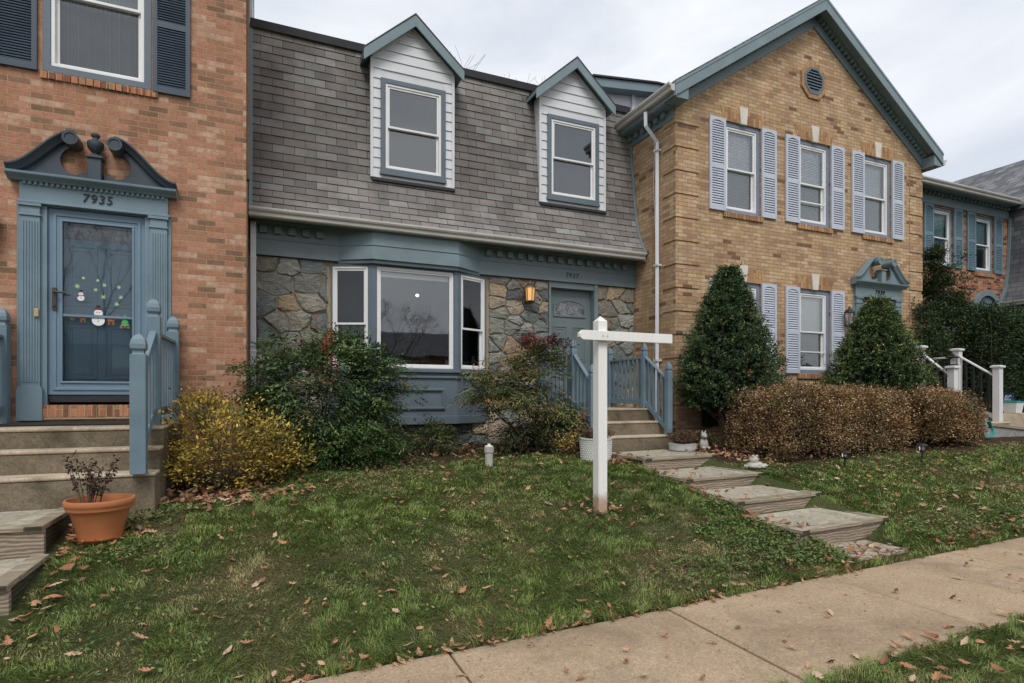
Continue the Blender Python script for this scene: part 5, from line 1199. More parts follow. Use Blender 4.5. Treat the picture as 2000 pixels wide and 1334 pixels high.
# ================================================================== SMALL THINGS
def sign_post():
    x, y = 3.06, 4.90; z0 = float(gz(x, y)); s = .05; zt = 2.30
    t = thing('sign_post', 'white wooden real estate sign post with a bare cross arm standing in the lawn', 'sign post', (x, y, z0))
    g = MB(); g.box(x-s, x+s, y-s, y+s, z0-.1, zt); k = 2**.5
    g.lathe([(s*k, 0), (s*k*1.0, .001), (.004, .05)], (x, y, zt), 4); g.build('post', MT['white_wood'], t, bevel=.004)
    g = MB(); g.prism([(x-.165, 2.11), (x-.195, 2.135), (x-.195, 2.165), (x-.165, 2.19), (x+.66, 2.19), (x+.66, 2.11)], y-s-.042, y-s-.002, axis=1)
    g.T = Fr((0, 0, 0), (1, 0, 0)); g = MB(wall_frame(y-s)); 
    a0 = 2.105; g.prism([(x-.25, a0), (x-.285, a0+.025), (x-.285, a0+.06), (x-.25, a0+.092), (x+.80, a0+.092), (x+.80, a0)], .0, .05)
    arm = g.build('arm', MT['white_wood'], t, bevel=.003)
    g = MB(wall_frame(y-s-.05))
    for u in (x-.03, x+.02): g.prism([(u+.008*math.cos(q*1.05), a0+.045+.008*math.sin(q*1.05)) for q in range(6)], 0, .005)
    g.build('bolt', MT['gutter'], arm)
    g = MB()
    for u in (x+.2, x+.44): g.tube([(u, y-s-.025, a0), (u, y-s-.025, a0-.02)], .003, 6)
    cx = x+.44; g.tube([(cx+.012*math.sin(q*.7), y-s-.025, a0-.032-.012*math.cos(q*.7)*-1) for q in range(8)], .003, 6); g.build('hook', MT['bronze'], arm)
sign_post()
def pot(label, x, y, z, r, h, mat, cat='flower pot', name='flower_pot', saucer=True, weave=False):
    t = thing(name, label, cat, (x, y, z))
    if saucer: MB().lathe([(r*.62, 0), (r*.78, .03), (r*.80, .035), (r*.75, .032), (r*.6, .012)], (x, y, z), 28).build('saucer', MT[mat], t, smooth=True)
    if not weave:
        prof = [(r*.60, .012), (r*.84, h*.74), (r*.86, h*.76), (r*.94, h*.765), (r*.955, h*.80), (r*.955, h*.84), (r*.98, h*.86), (r, h*.90), (r, h*.98), (r*.98, h), (r*.92, h), (r*.9, h*.95), (r*.86, h*.80)]
        MB().lathe(prof, (x, y, z), 36).build('pot', MT[mat], t, smooth=True)
    else:
        g = MB(); rows = 9
        g.lathe([(r*.86, 0), (r*.90, h*.5), (r*.93, h), (r*.86, h), (r*.8, h*.8)], (x, y, z), 32); po = g.build('pot', MT[mat], t, smooth=True)
        g = MB()
        for j in range(rows):
            for i in range(36):
                a = 2*math.pi*(i+.5*(j % 2))/36; rr = r*(.865+.065*(j+.5)/rows); zz = z+h*(j+.5)/rows*.93+.006
                c, s_ = math.cos(a), math.sin(a); w = r*.065; d = .009; hh = h*.036
                g.add([(x+rr*c-s_*w, y+rr*s_+c*w, zz), (x+rr*c+s_*w, y+rr*s_-c*w, zz), (x+(rr+d)*c, y+(rr+d)*s_, zz-hh), (x+(rr+d)*c, y+(rr+d)*s_, zz+hh), (x+rr*c, y+rr*s_, zz-hh*1.2), (x+rr*c, y+rr*s_, zz+hh*1.2)], [(0, 4, 2), (4, 1, 2), (0, 2, 3), (2, 1, 3), (0, 3, 5), (3, 1, 5)])
        g.build('weave', MT[mat], po)
        MB().lathe([(r*.90, h*.97), (r*.98, h*.985), (r*.98, h*1.02), (r*.90, h*1.02)], (x, y, z), 32).build('rim', MT[mat], po, smooth=True)
    MB().lathe([(.001, h*.82), (r*.86, h*.82), (r*.86, h*.80), (.001, h*.80)], (x, y, z), 24).build('soil', MT['soil'], t)
    return t
def dead_plant(label, x, y, z, r, h, n, cols, kind='stalks'):
    t = thing('dead_plant', label, 'plant', (x, y, z)); g = MB(); pts = []
    for i in range(n):
        a = random.uniform(0, 6.28); q = random.uniform(.1, 1)*r; hh = h*random.uniform(.45, 1); b = Vector((x+.35*q*math.cos(a), y+.35*q*math.sin(a), z)); tip = Vector((x+q*math.cos(a), y+q*math.sin(a), z+hh))
        mid = b.lerp(tip, .5)+Vector((random.gauss(0, .02), random.gauss(0, .02), .02)); g.tube([b, mid, tip], [.004, .003, .0015], 5)
        for k in range(26 if kind == 'stalks' else 10):
            f = random.uniform(.3, 1.05); pts.append(tuple(b.lerp(mid, f*2) if f < .5 else mid.lerp(tip, f*2-1)))
    g.build('stalks', MT['bark'], t); P = np.array(pts); m = len(P)
    V = leafset(P+rng.normal(0, .012, (m, 3)), nrm(rdir(m, -1, .3)), nrm(rdir(m)), .032*rng.uniform(.5, 1.4, m), .009*rng.uniform(.6, 1.5, m), .5)
    leaf_object('withered_leaves', V, pick(cols, m, .35), 'leaf_dry', t)
    return t
px_, py_ = -1.16, 5.47; zp = float(gz(px_, py_))
pot('wide terracotta flower pot on a saucer at the foot of the left stoop', px_, py_, zp, .235, .33, 'terracotta')
dead_plant('withered dark brown stalks standing in the terracotta pot', px_-.06, py_, zp+.27, .19, .42, 15, [(.06, .04, .03), (.09, .055, .04), (.04, .028, .022)])
z1_ = float(gz(4.28, 7.0))
pot('white woven pattern planter on the ground behind the sign post', 4.27, 6.95, z1_-.02, .235, .30, 'planter', name='woven_planter', cat='planter', saucer=False, weave=True)
dead_plant('ball of dead brown mum stems in the planter behind the sign post', 4.27, 6.95, z1_+.24, .25, .20, 150, [(.13, .08, .05), (.09, .055, .035), (.17, .11, .07)], 'ball')
pot('white woven pattern planter on the top timber step beside the stoop railing', 5.86, 7.06, .757, .21, .10, 'planter', name='woven_planter', cat='planter', saucer=False, weave=True)
dead_plant('ball of dead brown mum stems in the planter beside the stoop railing', 5.86, 7.06, .83, .27, .24, 170, [(.13, .08, .05), (.09, .055, .035), (.17, .11, .07)], 'ball')
pc = MB(); X0 = X_(955, 7.0); zc = float(gz(X0, 7.0))
t = thing('cleanout_pipe', 'short cream plastic cleanout pipe with a cap standing at the edge of the lawn', 'pipe', (X0, 7.0, zc))
MB().lathe([(.052, -.05), (.052, .17), (.062, .175), (.062, .245), (.05, .25)], (X0, 7.0, zc), 20).build('pipe', MT['statue'], t, smooth=True)
MB().lathe([(.05, .245), (.05, .262), (.02, .265), (.02, .285), (.001, .286)], (X0, 7.0, zc), 12).build('cap', MT['vinyl'], t)
def blob(g, c, r, seed=0, n=8, m=10):
    rr = random.Random(seed); prof = []
    vs = []; 
    for i in range(n+1):
        th = math.pi*i/n
        for j in range(m):
            ph = 2*math.pi*j/m; k = 1+rr.uniform(-.07, .07); vs.append((c[0]+r[0]*k*math.sin(th)*math.cos(ph), c[1]+r[1]*k*math.sin(th)*math.sin(ph), c[2]+r[2]*math.cos(th)))
    g.add(vs, [(i*m+j, i*m+(j+1) % m, (i+1)*m+(j+1) % m, (i+1)*m+j) for i in range(n) for j in range(m)])
# small stone animal ornaments
def ornament(label, x, y, s, kind):
    z = float(gz(x, y)) if kind != 'goose' else float(gz(x, y))
    t = thing('garden_ornament', label, 'ornament', (x, y, z)); g = MB()
    if kind == 'frog':
        blob(g, (x, y, z+.05*s), (.15*s, .11*s, .06*s), 1); blob(g, (x-.03*s, y, z+.13*s), (.075*s, .07*s, .065*s), 2)
        for a in (-1, 1): blob(g, (x-.03*s+a*.04*s, y-.02, z+.19*s), (.022*s, .022*s, .022*s), 3); blob(g, (x+a*.12*s, y-.05, z+.04*s), (.06*s, .07*s, .035*s), 4); blob(g, (x+a*.05*s, y-.1*s, z+.03*s), (.03*s, .05*s, .025*s), 5)
        for k in range(14): a = k*.45; blob(g, (x+.16*s*math.cos(a), y+.12*s*math.sin(a), z+.03*s), (.028*s, .028*s, .024*s), k, 5, 6)
    else:
        blob(g, (x, y, z+.10*s), (.085*s, .07*s, .12*s), 1); blob(g, (x-.01*s, y-.02*s, z+.25*s), (.055*s, .055*s, .06*s), 2); blob(g, (x-.03*s, y-.07*s, z+.24*s), (.03*s, .03*s, .02*s), 3)
        for a in (-1, 1): blob(g, (x+a*.05*s, y-.05*s, z+.04*s), (.03*s, .045*s, .035*s), 4); blob(g, (x+a*.035*s, y, z+.31*s), (.015*s, .012*s, .028*s), 5)
    g.build('figure', MT['statue'], t, smooth=True)
ornament('squat whitish stone frog ornament at the edge of the mulch bed', 6.0, 5.78, .85, 'frog')
ornament('small seated grey stone ornament beside the upper planter', 6.22, 7.0, .9, 'sit')
def path_light(label, px, py, Y):
    x = X_(px, Y); z = float(gz(x, Y))
    t = thing('path_light', label, 'path light', (x, Y, z), 'black solar path lights in the lawn by the brown hedges')
    h = (Z_(px, py, Y)-z)
    MB().tube([(x, Y, z-.03), (x, Y, z+h*.55)], .012, 8).build('stake', MT['black'], t)
    MB().lathe([(.03, h*.55), (.045, h*.60), (.045, h*.63)], (x, Y, z), 8).build('base', MT['black'], t)
    MB().lathe([(.034, h*.62), (.04, h*.86)], (x, Y, z), 8).build('lens', MT['glass'], t)
    g = MB()
    for k in range(4): a = k*math.pi/2+.4; g.tube([(x+.04*math.cos(a), Y+.04*math.sin(a), z+h*.62), (x+.05*math.cos(a), Y+.05*math.sin(a), z+h*.87)], .005, 4)
    g.build('cage', MT['black'], t)
    MB().lathe([(.075, h*.86), (.078, h*.89), (.05, h*.97), (.03, h)], (x, Y, z), 12).build('cap', MT['black'], t)
path_light('left black solar path light in front of the long brown hedge', 1650, 880, 5.45)
path_light('right black solar path light in front of the rounded brown hedge', 1801, 866, 5.35)
# white railing of the next stoop
def wpost(g, x, y, z0, z1, s=.06): g.box(x-s, x+s, y-s, y+s, z0, z1-.06); g.box(x-s*1.15, x+s*1.15, y-s*1.15, y+s*1.15, z1-.06, z1-.045); g.box(x-s*1.5, x+s*1.5, y-s*1.5, y+s*1.5, z1-.045, z1-.01); g.lathe([(s*1.4*1.41, 0), (s*.9*1.41, .012)], (x, y, z1-.01), 4)
stoop('concrete stoop with steps below the door numbered 7939', 11.0, 13.2, YR, [(7.05, 1.42), (6.75, 1.25), (6.45, 1.09)], .9)
wr = thing('white_railing', 'right-hand white railing with two square posts beyond the rounded brown hedge', 'railing', (13.1, 7.0, 1.1))
for (x, y, z0, z1) in ((13.1, 7.31, 1.3, 2.56), (13.1, 6.6, 1.09, 2.18)): g = MB(); wpost(g, x, y, z0, z1); g.build('post', MT['white_pvc'], wr, bevel=.004)
rail_run(wr, (13.1, 7.25), (13.1, 6.66), 2.40, 2.00, 1.52, 1.18, 'white_pvc', 4); rail_run(wr, (13.1, 7.9), (13.1, 7.37), 2.40, 2.40, 1.52, 1.52, 'white_pvc', 4)
wr = thing('white_railing', 'left-hand white railing with two square posts behind the rounded brown hedge', 'railing', (11.7, 6.9, 1.1))
for (x, y, z0, z1) in ((11.72, 7.19, 1.3, 2.56), (11.72, 6.62, 1.09, 2.14)): g = MB(); wpost(g, x, y, z0, z1); g.build('post', MT['white_pvc'], wr, bevel=.004)
rail_run(wr, (11.72, 7.13), (11.72, 6.68), 2.40, 2.0, 1.52, 1.18, 'white_pvc', 3)
t = thing('post_lantern', 'small black lantern standing on the lower white railing post', 'lantern', (11.72, 6.62, 2.15))
MB().box(11.66, 11.78, 6.56, 6.68, 2.15, 2.17).build('base', MT['black'], t); g = MB()
for a in (-1, 1):
    for b in (-1, 1): g.tube([(11.72+a*.045, 6.62+b*.045, 2.17), (11.72+a*.05, 6.62+b*.05, 2.29)], .006, 4)
for k in range(3): g.tube([(11.70+.02*k, 6.565, 2.17), (11.70+.02*k, 6.565, 2.29)], .003, 4)
g.build('frame', MT['black'], t); MB().lathe([(.11, 2.285-2.15), (.12, .15), (.05, .175), (.03, .2), (.01, .22)], (11.72, 6.62, 2.15), 4).build('cap', MT['black'], t); MB().box(11.695, 11.745, 6.595, 6.645, 2.17, 2.27).build('candle', MT['vinyl'], t)
t = thing('garden_wall', 'low grey stuccoed wall with a pale cap sloping down at the right edge', 'wall', (12.9, 6.2, .8))
Fw = Fr((12.3, 6.42, 0), (1.75, -.22, 0))
MB(Fw).prism([(0, .4), (3.2, .4), (3.2, .72), (0, 1.04)], -.2, 0).build('wall', MT['wall_conc'], t, bevel=.004)
MB(Fw).prism([(-.03, 1.045), (3.2, .725), (3.2, .785), (-.03, 1.105)], -.24, .03).build('cap', MT['timber_edge'], t, bevel=.006)
t = thing('garden_sign', 'small navy blue sign with white letters propped beyond the white railing', 'sign', (X_(1968, 7.0), 7.0, 1.2))
FS = wall_frame(7.0); sx_ = X_(1968, 7.0); MB(FS).box(sx_-.22, sx_+.22, 1.42, 1.66, 0, .012).build('board', MT['sign_blue'], t, bevel=.003); text_mesh('ISC', .15, FS, sx_-.03, 1.545, .014, .001, MT['stick_white'], 'lettering', t, shear=.25, bold=.001)
MB(FS).box(sx_-.15, sx_-.13, 1.1, 1.42, -.01, .01).box(sx_+.13, sx_+.15, 1.1, 1.42, -.01, .01).build('legs', MT['black'], t)
t = thing('plastic_tub', 'white plastic tub with a teal lid on the ledge beyond the white railing', 'tub', (X_(1978, 6.8), 6.8, 1.18)); tx = X_(1978, 6.8)
MB().lathe([(.15, 0), (.19, .2), (.2, .21)], (tx, 6.8, 1.24), 4).build('tub', MT['vinyl'], t, bevel=.01); MB().lathe([(.2, .21), (.2, .24), (.12, .25)], (tx, 6.8, 1.24), 4).build('lid', MT['teal'], t)
lg = MB().box(13.3, 15.6, 6.65, 7.1, .9, 1.235).build('stone_ledge', MT['steps'], bevel=.01, org=(14.3, 6.9, .9)); tag(lg, 'stone ledge behind the low grey wall, under the tub', 'ledge')
hs = MB(); hp = []
for i in range(60): a = i*.42; hp.append((12.05+.19*math.cos(a), 6.28+.02*math.sin(a*3)-.001*i, .98+.15*math.sin(a)))
hs.tube(hp, .013, 7); tag(hs.build('garden_hose', MT['teal'], smooth=True, org=(12.05, 6.28, .8)), 'teal green garden hose coiled beside the rounded brown hedge', 'hose')
pk = MB(); blob(pk, (10.35, 7.35, 1.70), (.12, .1, .09), 3); tag(pk.build('orange_ornament', MT['orange'], smooth=True, org=(10.35, 7.35, 1.6)), 'orange ornament just visible above the brown hedge', 'ornament')

# ================================================================== LAWN
def in_zones(x, y):
    """places where no grass grows"""
    m = (x > -2.9) & (x < -1.36) & (y > 3.55) & (y < 6.2)
    m |= (x > -2.8) & (x < -.84) & (y > 5.98)
    m |= (x > 4.56) & (x < 5.80) & (y > 3.84) & (y < 7.4)
    m |= (x > 4.80) & (x < 5.5) & (y > 3.40) & (y < 3.9)
    m |= (x > 4.35) & (x < 6.1) & (y > 7.3)
    j_ = .035*np.sin(x*9)*np.sin(x*2.3+1)+.025*np.sin(x*31)
    m |= (y > 2.20+j_) & (y < 3.33+j_)
    m |= (np.hypot(x-3.06, y-4.9) < .075) | (np.hypot(x-px_, y-py_) < .17)
    m |= (x > 12.2) & (y > 6)
    return m
def lawn_edge(x):
    wob = .18*np.sin(x*2.3)+.10*np.sin(x*5.1+1); e = np.where(x < 5.9, 7.45, 5.75)+wob; return np.where((x > -1.2) & (x < .3), 6.6+wob, e)
def blades(n, x0, x1, y0, y1, hs, ws, seed):
    x = rng.uniform(x0, x1, n); y = rng.uniform(y0, y1, n)
    dist = np.hypot(x, y); keep = (rng.random(n) < np.clip((4.3/dist)**1.5, .12, 1)) & ~in_zones(x, y) & (y < lawn_edge(x)+rng.normal(0, .1, n))
    # only what a camera a step to the side could see
    keep &= (x > -1.05*y-1.5) & (x < 2.35*y+2.0)
    dry = vnoise(x+40, y+40, 1.6, 3)*.6+vnoise(x+40, y+40, 4.5, 4)*.4
    keep &= rng.random(n) < np.clip(1.7-dry*.9, .8, 1)
    x, y, dry = x[keep], y[keep], dry[keep]; n = len(x); dist = np.hypot(x, y)
    z = gz(x, y)-.008
    tuft = .5*vnoise(x+30, y+30, 5.5, 5)+.5*vnoise((x+30)*.9, y+30, 13, 15); nearedge = np.exp(-np.minimum(np.abs(y-3.36), np.abs(y-2.16))/.10)
    h = hs*(.5+.95*tuft**1.5+.45*nearedge)*rng.uniform(.5, 1.35, n)*np.clip(1.35-dry, .35, 1.1)*.9
    ang = rng.uniform(0, 6.283, n)*.6+.4*vnoise(x+20, y+20, 6.5, 6)*12.56; lean = rng.uniform(.3, 1.7, n)
    w = ws*rng.uniform(.7, 1.3, n)*np.clip(dist/4.2, .85, 2.4)
    fx, fy = np.cos(ang), np.sin(ang); sx, sy = -fy, fx
    b = np.stack([x, y, z], 1); S = np.stack([sx, sy, 0*sx], 1)*w[:, None]; Fw_ = np.stack([fx, fy, 0*fx], 1)
    m = b+Fw_*(h*lean*.33)[:, None]; m[:, 2] += h*.62; t = b+Fw_*(h*lean*1.0)[:, None]; t[:, 2] += h*.88
    V = np.stack([b-S, b+S, m+S*.8, m-S*.8, t], 1).reshape(-1, 3)
    k = np.arange(n)*5; Q = np.stack([k, k+1, k+2, k+3], 1); Tr = np.stack([k+3, k+2, k+4], 1)
    q = np.clip((dry-.54)*3.2+rng.normal(0, .3, n)+.06, 0, 1)[:, None]
    hue = vnoise(x+10, y+10, 1.1, 8)[:, None]
    g = np.array([.105, .168, .044])*(1-hue)+np.array([.185, .242, .062])*hue; tan = np.array([.34, .25, .14]); col = (g*(1-q*.8)+tan*q*.8)*rng.uniform(.5, 1.7, (n, 1))*(.7+.6*tuft[:, None])
    straw = rng.random(n) < .05; col[straw] = np.array([.34, .27, .15])*rng.uniform(.7, 1.1, (straw.sum(), 1))
    return V, Q, Tr, np.repeat(col, 5, axis=0)
parts = [blades(560000, -4.6, 6.2, 3.3, 7.7, .052, .0021, 1), blades(190000, 5.9, 13.5, 3.3, 6.1, .048, .0024, 2), blades(110000, 2.3, 7.8, .8, 2.25, .050, .0021, 3)]
off = 0; Vs, Qs, Ts, Cs = [], [], [], []
for V, Q, Tr, C_ in parts: Vs.append(V); Qs.append(Q+off); Ts.append(Tr+off); Cs.append(C_); off += len(V)
lawn = npmesh('grass', np.concatenate(Vs), [np.concatenate(Qs), np.concatenate(Ts)], MT['grass'], tint=np.concatenate(Cs))
tag(lawn, 'green autumn lawn grass with dry patches', 'grass', kind='stuff')
# clover and ground ivy
def cover(spots, n, name, label, cols, L=.026):
    xs, ys = [], []
    for (x, y, r, k) in spots: a = rng.uniform(0, 6.28, k); q = np.sqrt(rng.random(k))*r; xs.append(x+q*np.cos(a)*1.3); ys.append(y+q*np.sin(a)*.7)
    x = np.concatenate(xs); y = np.concatenate(ys); m = ~in_zones(x, y); x, y = x[m], y[m]; n = len(x)
    p = np.stack([x, y, gz(x, y)+rng.uniform(.015, .075, n)], 1); d = nrm(rdir(n, -.15, .5))
    V = leafset(p, d, nrm(rdir(n, .6, 1)), L*rng.uniform(.6, 1.35, n), L*.48*rng.uniform(.7, 1.2, n), .15)
    o = leaf_object(name, V, pick(cols, n, .3), 'leaf', None); tag(o, label, 'weeds', kind='stuff')
cover([(4.15, 4.1, .42, 900), (4.3, 3.75, .32, 700), (4.45, 3.55, .22, 350), (3.9, 3.65, .3, 500), (4.3, 4.6, .25, 350), (-.95, 5.75, .25, 350), (-.9, 5.25, .2, 220), (-.8, 5.0, .25, 250), (-.75, 6.0, .2, 250), (6.3, 3.65, .35, 500), (7.3, 3.7, .4, 500), (3.1, 3.65, .3, 300), (.8, 7.3, 1.0, 1200), (2.6, 7.6, 1.2, 1300), (6.9, 5.6, .8, 500), (8.2, 5.3, 1.0, 700), (9.5, 5.2, 1.0, 600), (1.2, 4.2, .8, 260), (-.6, 4.0, .6, 260), (2.5, 5.2, .8, 260), (1, 5.5, 1.2, 300), (5.9, 5.4, .15, 120)], 0, 'ground_ivy', 'patches of ground ivy and clover among the grass', [(.08, .13, .032), (.11, .17, .045), (.06, .10, .03), (.13, .18, .055)])
# fallen leaves
def leaf_shape(kind, curl, rs):
    """midrib strip with lobed edges -> verts, faces (unit length)"""
    r = random.Random(rs); n = 13 if kind == 'oak' else 7; V = []; Fc = []
    for i in range(n):
        t = i/(n-1)
        if kind == 'oak':
            env = .36*math.sin(math.pi*min(1, t*1.02))**.7*(.65+.5*t); w = env*(1.0 if i % 3 == 2 else .34 if i % 3 == 0 else .62); back = .10 if i % 3 == 2 else 0
        else: w = .24*math.sin(math.pi*t)**.8; back = 0
        w = max(w, .008); zl = curl*(t-.5)**2*1.6
        for s_ in (-1, 0, 1):
            ww = w*r.uniform(.8, 1.15); V.append((t+(back if s_ else 0), s_*ww, zl+abs(s_)*ww*curl*.9+r.uniform(-.02, .02)))
    for i in range(n-1):
        a = i*3; Fc += [(a, a+1, a+4, a+3), (a+1, a+2, a+5, a+4)]
    V += [(-.22, -.008, .03), (-.22, .008, .03)]; Fc.append((len(V)-2, len(V)-1, 2, 0))
    return [(x-.5, y, z) for x, y, z in V], Fc
LC_ = [(.40, .205, .115), (.34, .18, .105), (.30, .14, .075), (.46, .29, .18), (.42, .25, .15), (.22, .115, .07), (.50, .36, .25)]
leafmats = []
for i, c in enumerate(LC_):
    s = M('dead_leaf_%s' % ['russet', 'brown', 'chestnut', 'buff', 'tan', 'umber', 'pale'][i]); o = s.co()
    leafmats.append(s.fin(s.mix(s.noise(o, 22, 4), sc3(c, .62), sc3(c, 1.2)), .8, None, .15))
protos = []
for i in range(14):
    k = 'oak' if i % 3 else 'plain'; V, Fc = leaf_shape(k, random.uniform(.2, .9)*random.choice([1, 1, -1]), i)
    me = bpy.data.meshes.new('fallen_leaf'); me.from_pydata(V, [], Fc); me.materials.append(leafmats[i % len(leafmats)]); protos.append((me, V, Fc, i % len(leafmats)))
def seen(x, y, z):
    a = math.sin(YAW)*x+math.cos(YAW)*y; b = math.cos(YAW)*x-math.sin(YAW)*y
    return a > .3 and -.93 < b/a < .93 and (z-CZ)/a > -.55
def leaf_z(x, y):
    if 2.2 < y < 3.37: return swz(x)+.006
    if 4.53 < x < 5.85 and 3.85 < y < 7.25: return {0: .335, 1: .475, 2: .605, 3: .755}[min(3, sum(y > q for q in (4.58, 5.38, 6.27)))]+.006
    if 4.7 < x < 5.7 and 3.42 < y < 3.85: return .152
    return float(gz(x, y))+random.uniform(.012, .04)
cand = []
def scatter(n, fx, fy, smin=.05, smax=.11, flat=False):
    k = 0
    while k < n:
        x, y = fx(), fy(); z = leaf_z(x, y)
        if flat is False and (-2.65 < x < -1.4 and 3.6 < y < 6.0): continue
        cand.append((x, y, z, random.uniform(smin, smax))); k += 1
U = random.uniform
scatter(60, lambda: U(.2, 7.5), lambda: U(2.25, 3.35), .025, .085)
scatter(240, lambda: U(-.4, 4.7), lambda: 3.34+abs(random.gauss(0, .05))-random.random()*.05, .025, .085)
scatter(1500, lambda: U(-3, 4.7), lambda: U(3.35, 7.3), .012, .036)
scatter(420, lambda: U(.2, 8), lambda: U(2.25, 3.35), .006, .02)
scatter(900, lambda: U(5.9, 12), lambda: U(3.4, 5.8), .012, .035)
scatter(150, lambda: U(5.7, 11), lambda: 3.40+abs(random.gauss(0, .12)), .05, .11)
scatter(90, lambda: 4.95+random.gauss(0, .35), lambda: U(3.40, 3.85), .05, .10)
scatter(330, lambda: U(-3.2, 4.5), lambda: U(3.5, 7.2), .03, .095)
scatter(700, lambda: U(5.95, 12), lambda: U(3.5, 6.2), .03, .09)
scatter(34, lambda: U(2.5, 5), lambda: U(1.9, 2.3), .05, .10)
scatter(60, lambda: U(2.8, 6), lambda: U(1.0, 2.15), .05, .10)
scatter(420, lambda: U(.3, 4.3), lambda: U(7.2, 8.9), .05, .11)
scatter(260, lambda: -.45+random.gauss(0, .5), lambda: 6.35+random.gauss(0, .2), .05, .12)
scatter(70, lambda: 3.1+random.gauss(0, .16), lambda: 4.88+random.gauss(0, .12), .03, .07)
scatter(90, lambda: 4.6+random.gauss(0, .12), lambda: U(3.7, 6.9), .05, .10)
scatter(36, lambda: U(4.65, 5.8), lambda: U(3.9, 7.1), .035, .085)
scatter(160, lambda: -1.22+random.gauss(0, .15), lambda: 5.75+random.gauss(0, .25), .05, .11)
scatter(24, lambda: U(-1.36, -1.1), lambda: U(4.0, 5.2), .05, .11)
scatter(350, lambda: U(5.9, 7.3), lambda: U(5.9, 7.4), .05, .10)
scatter(120, lambda: U(4.1, 4.5), lambda: U(6.4, 7.6), .05, .10)
scatter(140, lambda: U(9.2, 11), lambda: U(3.5, 3.9), .06, .12)
def lscore(c):
    d = math.sqrt(c[0]**2+c[1]**2+(c[2]-CZ)**2); return c[3]/d if seen(c[0], c[1], c[2]) else 0
cand = [c for c in cand if not (-.9 > c[0] > -2.65 and c[1] > 5.98) and not (4.38 < c[0] < 6.04 and c[1] > 7.4)]
cand.sort(key=lscore, reverse=True)
def where(x, y):
    if 2.2 < y < 3.33: return 'curled brown leaf lying on the concrete sidewalk', 'fallen leaves on the sidewalk'
    if y <= 2.2: return 'brown leaf lying in the near grass strip', 'fallen leaves in the near grass strip'
    if y < 3.52: return 'brown leaf in the litter along the far edge of the sidewalk', 'fallen leaves along the lawn edge'
    if 4.53 < x < 5.85: return 'brown leaf lying on the timber path steps', 'fallen leaves on the path steps'
    if x > 5.9: return 'brown leaf on the grass right of the timber path', 'fallen leaves right of the path'
    return 'brown oak leaf lying on the middle lawn', 'fallen leaves on the middle lawn'
for k, (x, y, z, s_) in enumerate(cand[:290]):
    me, V, Fc, mi = random.choice(protos); o = bpy.data.objects.new('fallen_leaf', me); COL.objects.link(o)
    o.location = (x, y, z+s_*.12); o.rotation_euler = (random.gauss(0, .25), random.gauss(0, .25), U(0, 6.28)); o.scale = (s_, s_*U(.8, 1.1), s_*.8)
    lab, gr = where(x, y); lab = lab.replace('brown', ['russet', 'brown', 'chestnut', 'buff', 'tan', 'umber', 'pale'][mi]); tag(o, lab, 'leaf', gr)
VV, FF4, TT = [], [], []; off = 0
for (x, y, z, s_) in cand[290:]:
    me, V, Fc, mi = random.choice(protos); A = np.array(V)*s_; a, b, c_ = U(0, 6.28), random.gauss(0, .4), random.gauss(0, .4)
    rm = np.array(Matrix.Rotation(a, 3, 'Z') @ Matrix.Rotation(b, 3, 'X') @ Matrix.Rotation(c_, 3, 'Y')); A = A @ rm.T+np.array([x, y, z+s_*.12]); VV.append(A); FF4.append(np.array(Fc)+off); off += len(A); TT.append(np.tile(np.array(LC_[mi])*U(.65, 1.1), (len(A), 1)))
o = npmesh('leaf_litter', np.concatenate(VV), np.concatenate(FF4), MT['leaf_dry'], tint=np.concatenate(TT)); tag(o, 'scattered litter of brown oak leaves in the grass and beds', 'leaves', kind='stuff')
# indoors, behind the picture window
tx_ = X_(803, 9.75)
cone = rng.uniform(0, 1, 160); an = rng.uniform(0, 6.28, 160)
cl = np.stack([tx_+(1-cone)*.26*np.cos(an), 9.75+(1-cone)*.26*np.sin(an), 2.05+cone*.95], 1)
shrub('potted_evergreen', 'dim indoor evergreen seen through the picture window of the bay', 'plant', (tx_, 9.75, 1.99), cl, [(.05, .09, .05), (.12, .17, .12), (.30, .32, .30)], .04, .008, 26, .03, stems=5)
lx_ = X_(815, 10.2); lz_ = Z_(815, 577, 10.2)
t = thing('ceiling_lamp', 'small lit white lamp indoors behind the picture window', 'lamp', (lx_, 10.2, lz_)); s = M('lit_white_lamp'); s.fin((.9, .9, .9), .4); s.b.inputs['Emission Color'].default_value = (1, .96, .9, 1); s.b.inputs['Emission Strength'].default_value = 2.2
for dx, dz in ((0, 0),):
    g = MB(); blob(g, (lx_+dx, 10.2, lz_+dz), (.03, .03, .026), 2); g.build('bulb', s.m, t, smooth=True)
g = MB().tube([(lx_, 10.2, lz_), (lx_, 10.2, 3.5)], .006, 6); g.build('stem', MT['bronze'], t)
# dry perennials by the stoop
for (x, y, lab, cols, n_, r_, h_) in ((4.0, 7.35, 'dried tan perennial stalks with yellow leaves left of the middle stoop', [(.30, .20, .09), (.45, .36, .07), (.2, .12, .06)], 40, .32, .42), (6.45, 7.05, 'dark straggly plant under the tall yew', [(.08, .09, .03), (.12, .07, .04)], 26, .3, .3)):
    dead_plant(lab, x, y, float(gz(x, y)), r_, h_, n_, cols)

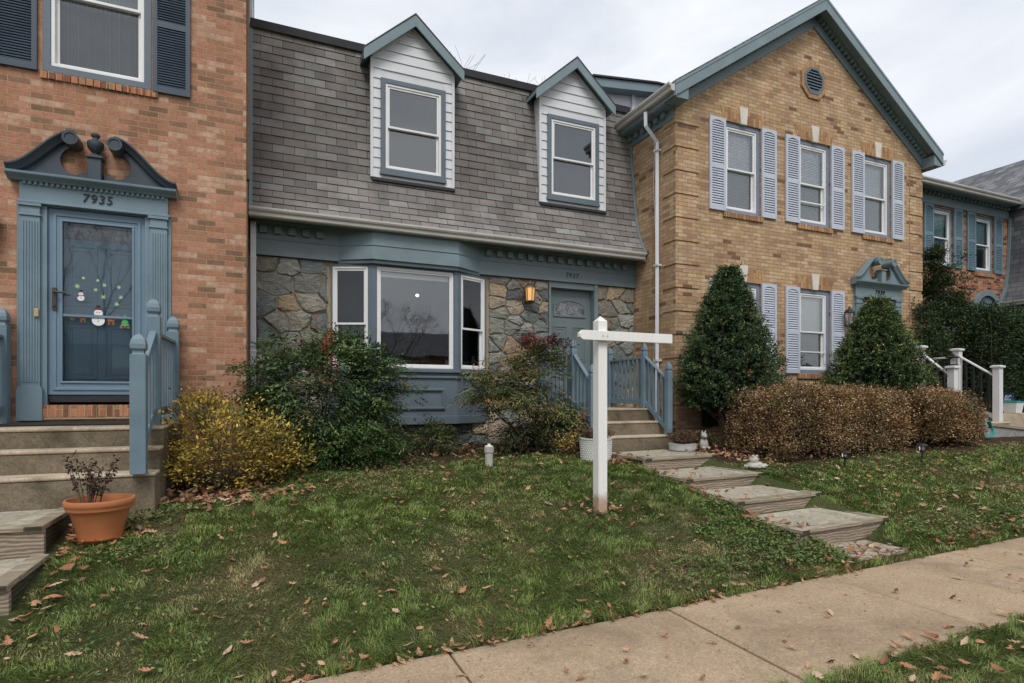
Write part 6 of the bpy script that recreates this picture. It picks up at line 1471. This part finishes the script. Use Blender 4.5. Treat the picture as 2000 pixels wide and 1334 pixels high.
# ================================================================== TREES BEHIND THE ROOFS AND ACROSS THE STREET
def bare_tree(label, x, y, z0, H, seed, spread=.5, depth=6, r=.16, group=None):
    rr = random.Random(seed); t = thing('bare_tree', label, 'tree', (x, y, z0), group); tr = MB(); br = MB()
    def go(p, d, L, r0, k):
        q = p+d*L; r1 = r0*.68
        mid = p.lerp(q, .5)+Vector((rr.gauss(0, 1), rr.gauss(0, 1), rr.gauss(0, 1)))*L*.05
        (tr if k >= depth-1 else br).tube([p, mid, q], [r0, (r0+r1)/2, r1], 6 if k > 3 else 3, False)
        if k == 0: return
        for i in range(3 if k > 1 else 3):
            nd = (d+Vector((rr.gauss(0, spread), rr.gauss(0, spread), rr.gauss(.06, spread*.6)))).normalized(); nd = (nd+Vector((0, 0, .12))).normalized()
            go(q, nd, L*rr.uniform(.62, .86), max(r1*rr.uniform(.6, .9), .006), k-1)
    go(Vector((x, y, z0)), Vector((0, 0, 1)), H*.24, r, depth)
    tr.build('trunk', MT['bark'], t, smooth=True); br.build('branches', MT['bark'], t)
    return t
bare_tree('bare treetop showing above the middle house beside the left dormer', 7.2, 22, 1, 15.6, 3, .42, 6)
bare_tree('bare treetop showing above the roof beside the right dormer', 13.4, 21.5, 1, 16.0, 8, .42, 6)
for i, (x, y, h, lab) in enumerate(((-7, -14.5, 12, 'bare street tree behind the viewer, left'), (1.5, -15.5, 11, 'bare street tree behind the viewer, middle'), (-15, -15, 12, 'bare street tree behind the viewer, far left'), (9, -14.8, 11, 'bare street tree behind the viewer, right'))):
    bare_tree(lab, x, y-(1 if i == 0 else 9), 0, h, 20+i, .45, 6, .15, 'bare street trees across the road')
OH = thing('opposite_townhouse_row', 'row of brick townhouses across the road behind the viewer', 'house', (0, -31, 0))
MB().box(-40, 30, -40, -31, 0, 5.2).build('wall', MT['brick_far'], OH); MB().prism([(-30.4, 5.1), (-35.5, 7.6), (-40.6, 5.1)], -40.5, 30.5, axis=0).build('roof', MT['shingle_far'], OH)
for k in range(14):
    for z in (1.2, 3.6):
        g = MB().box(-38+k*4.8, -36.9+k*4.8, -31.02, -30.95, z, z+1.4); g.build('window', MT['vinyl'], OH)
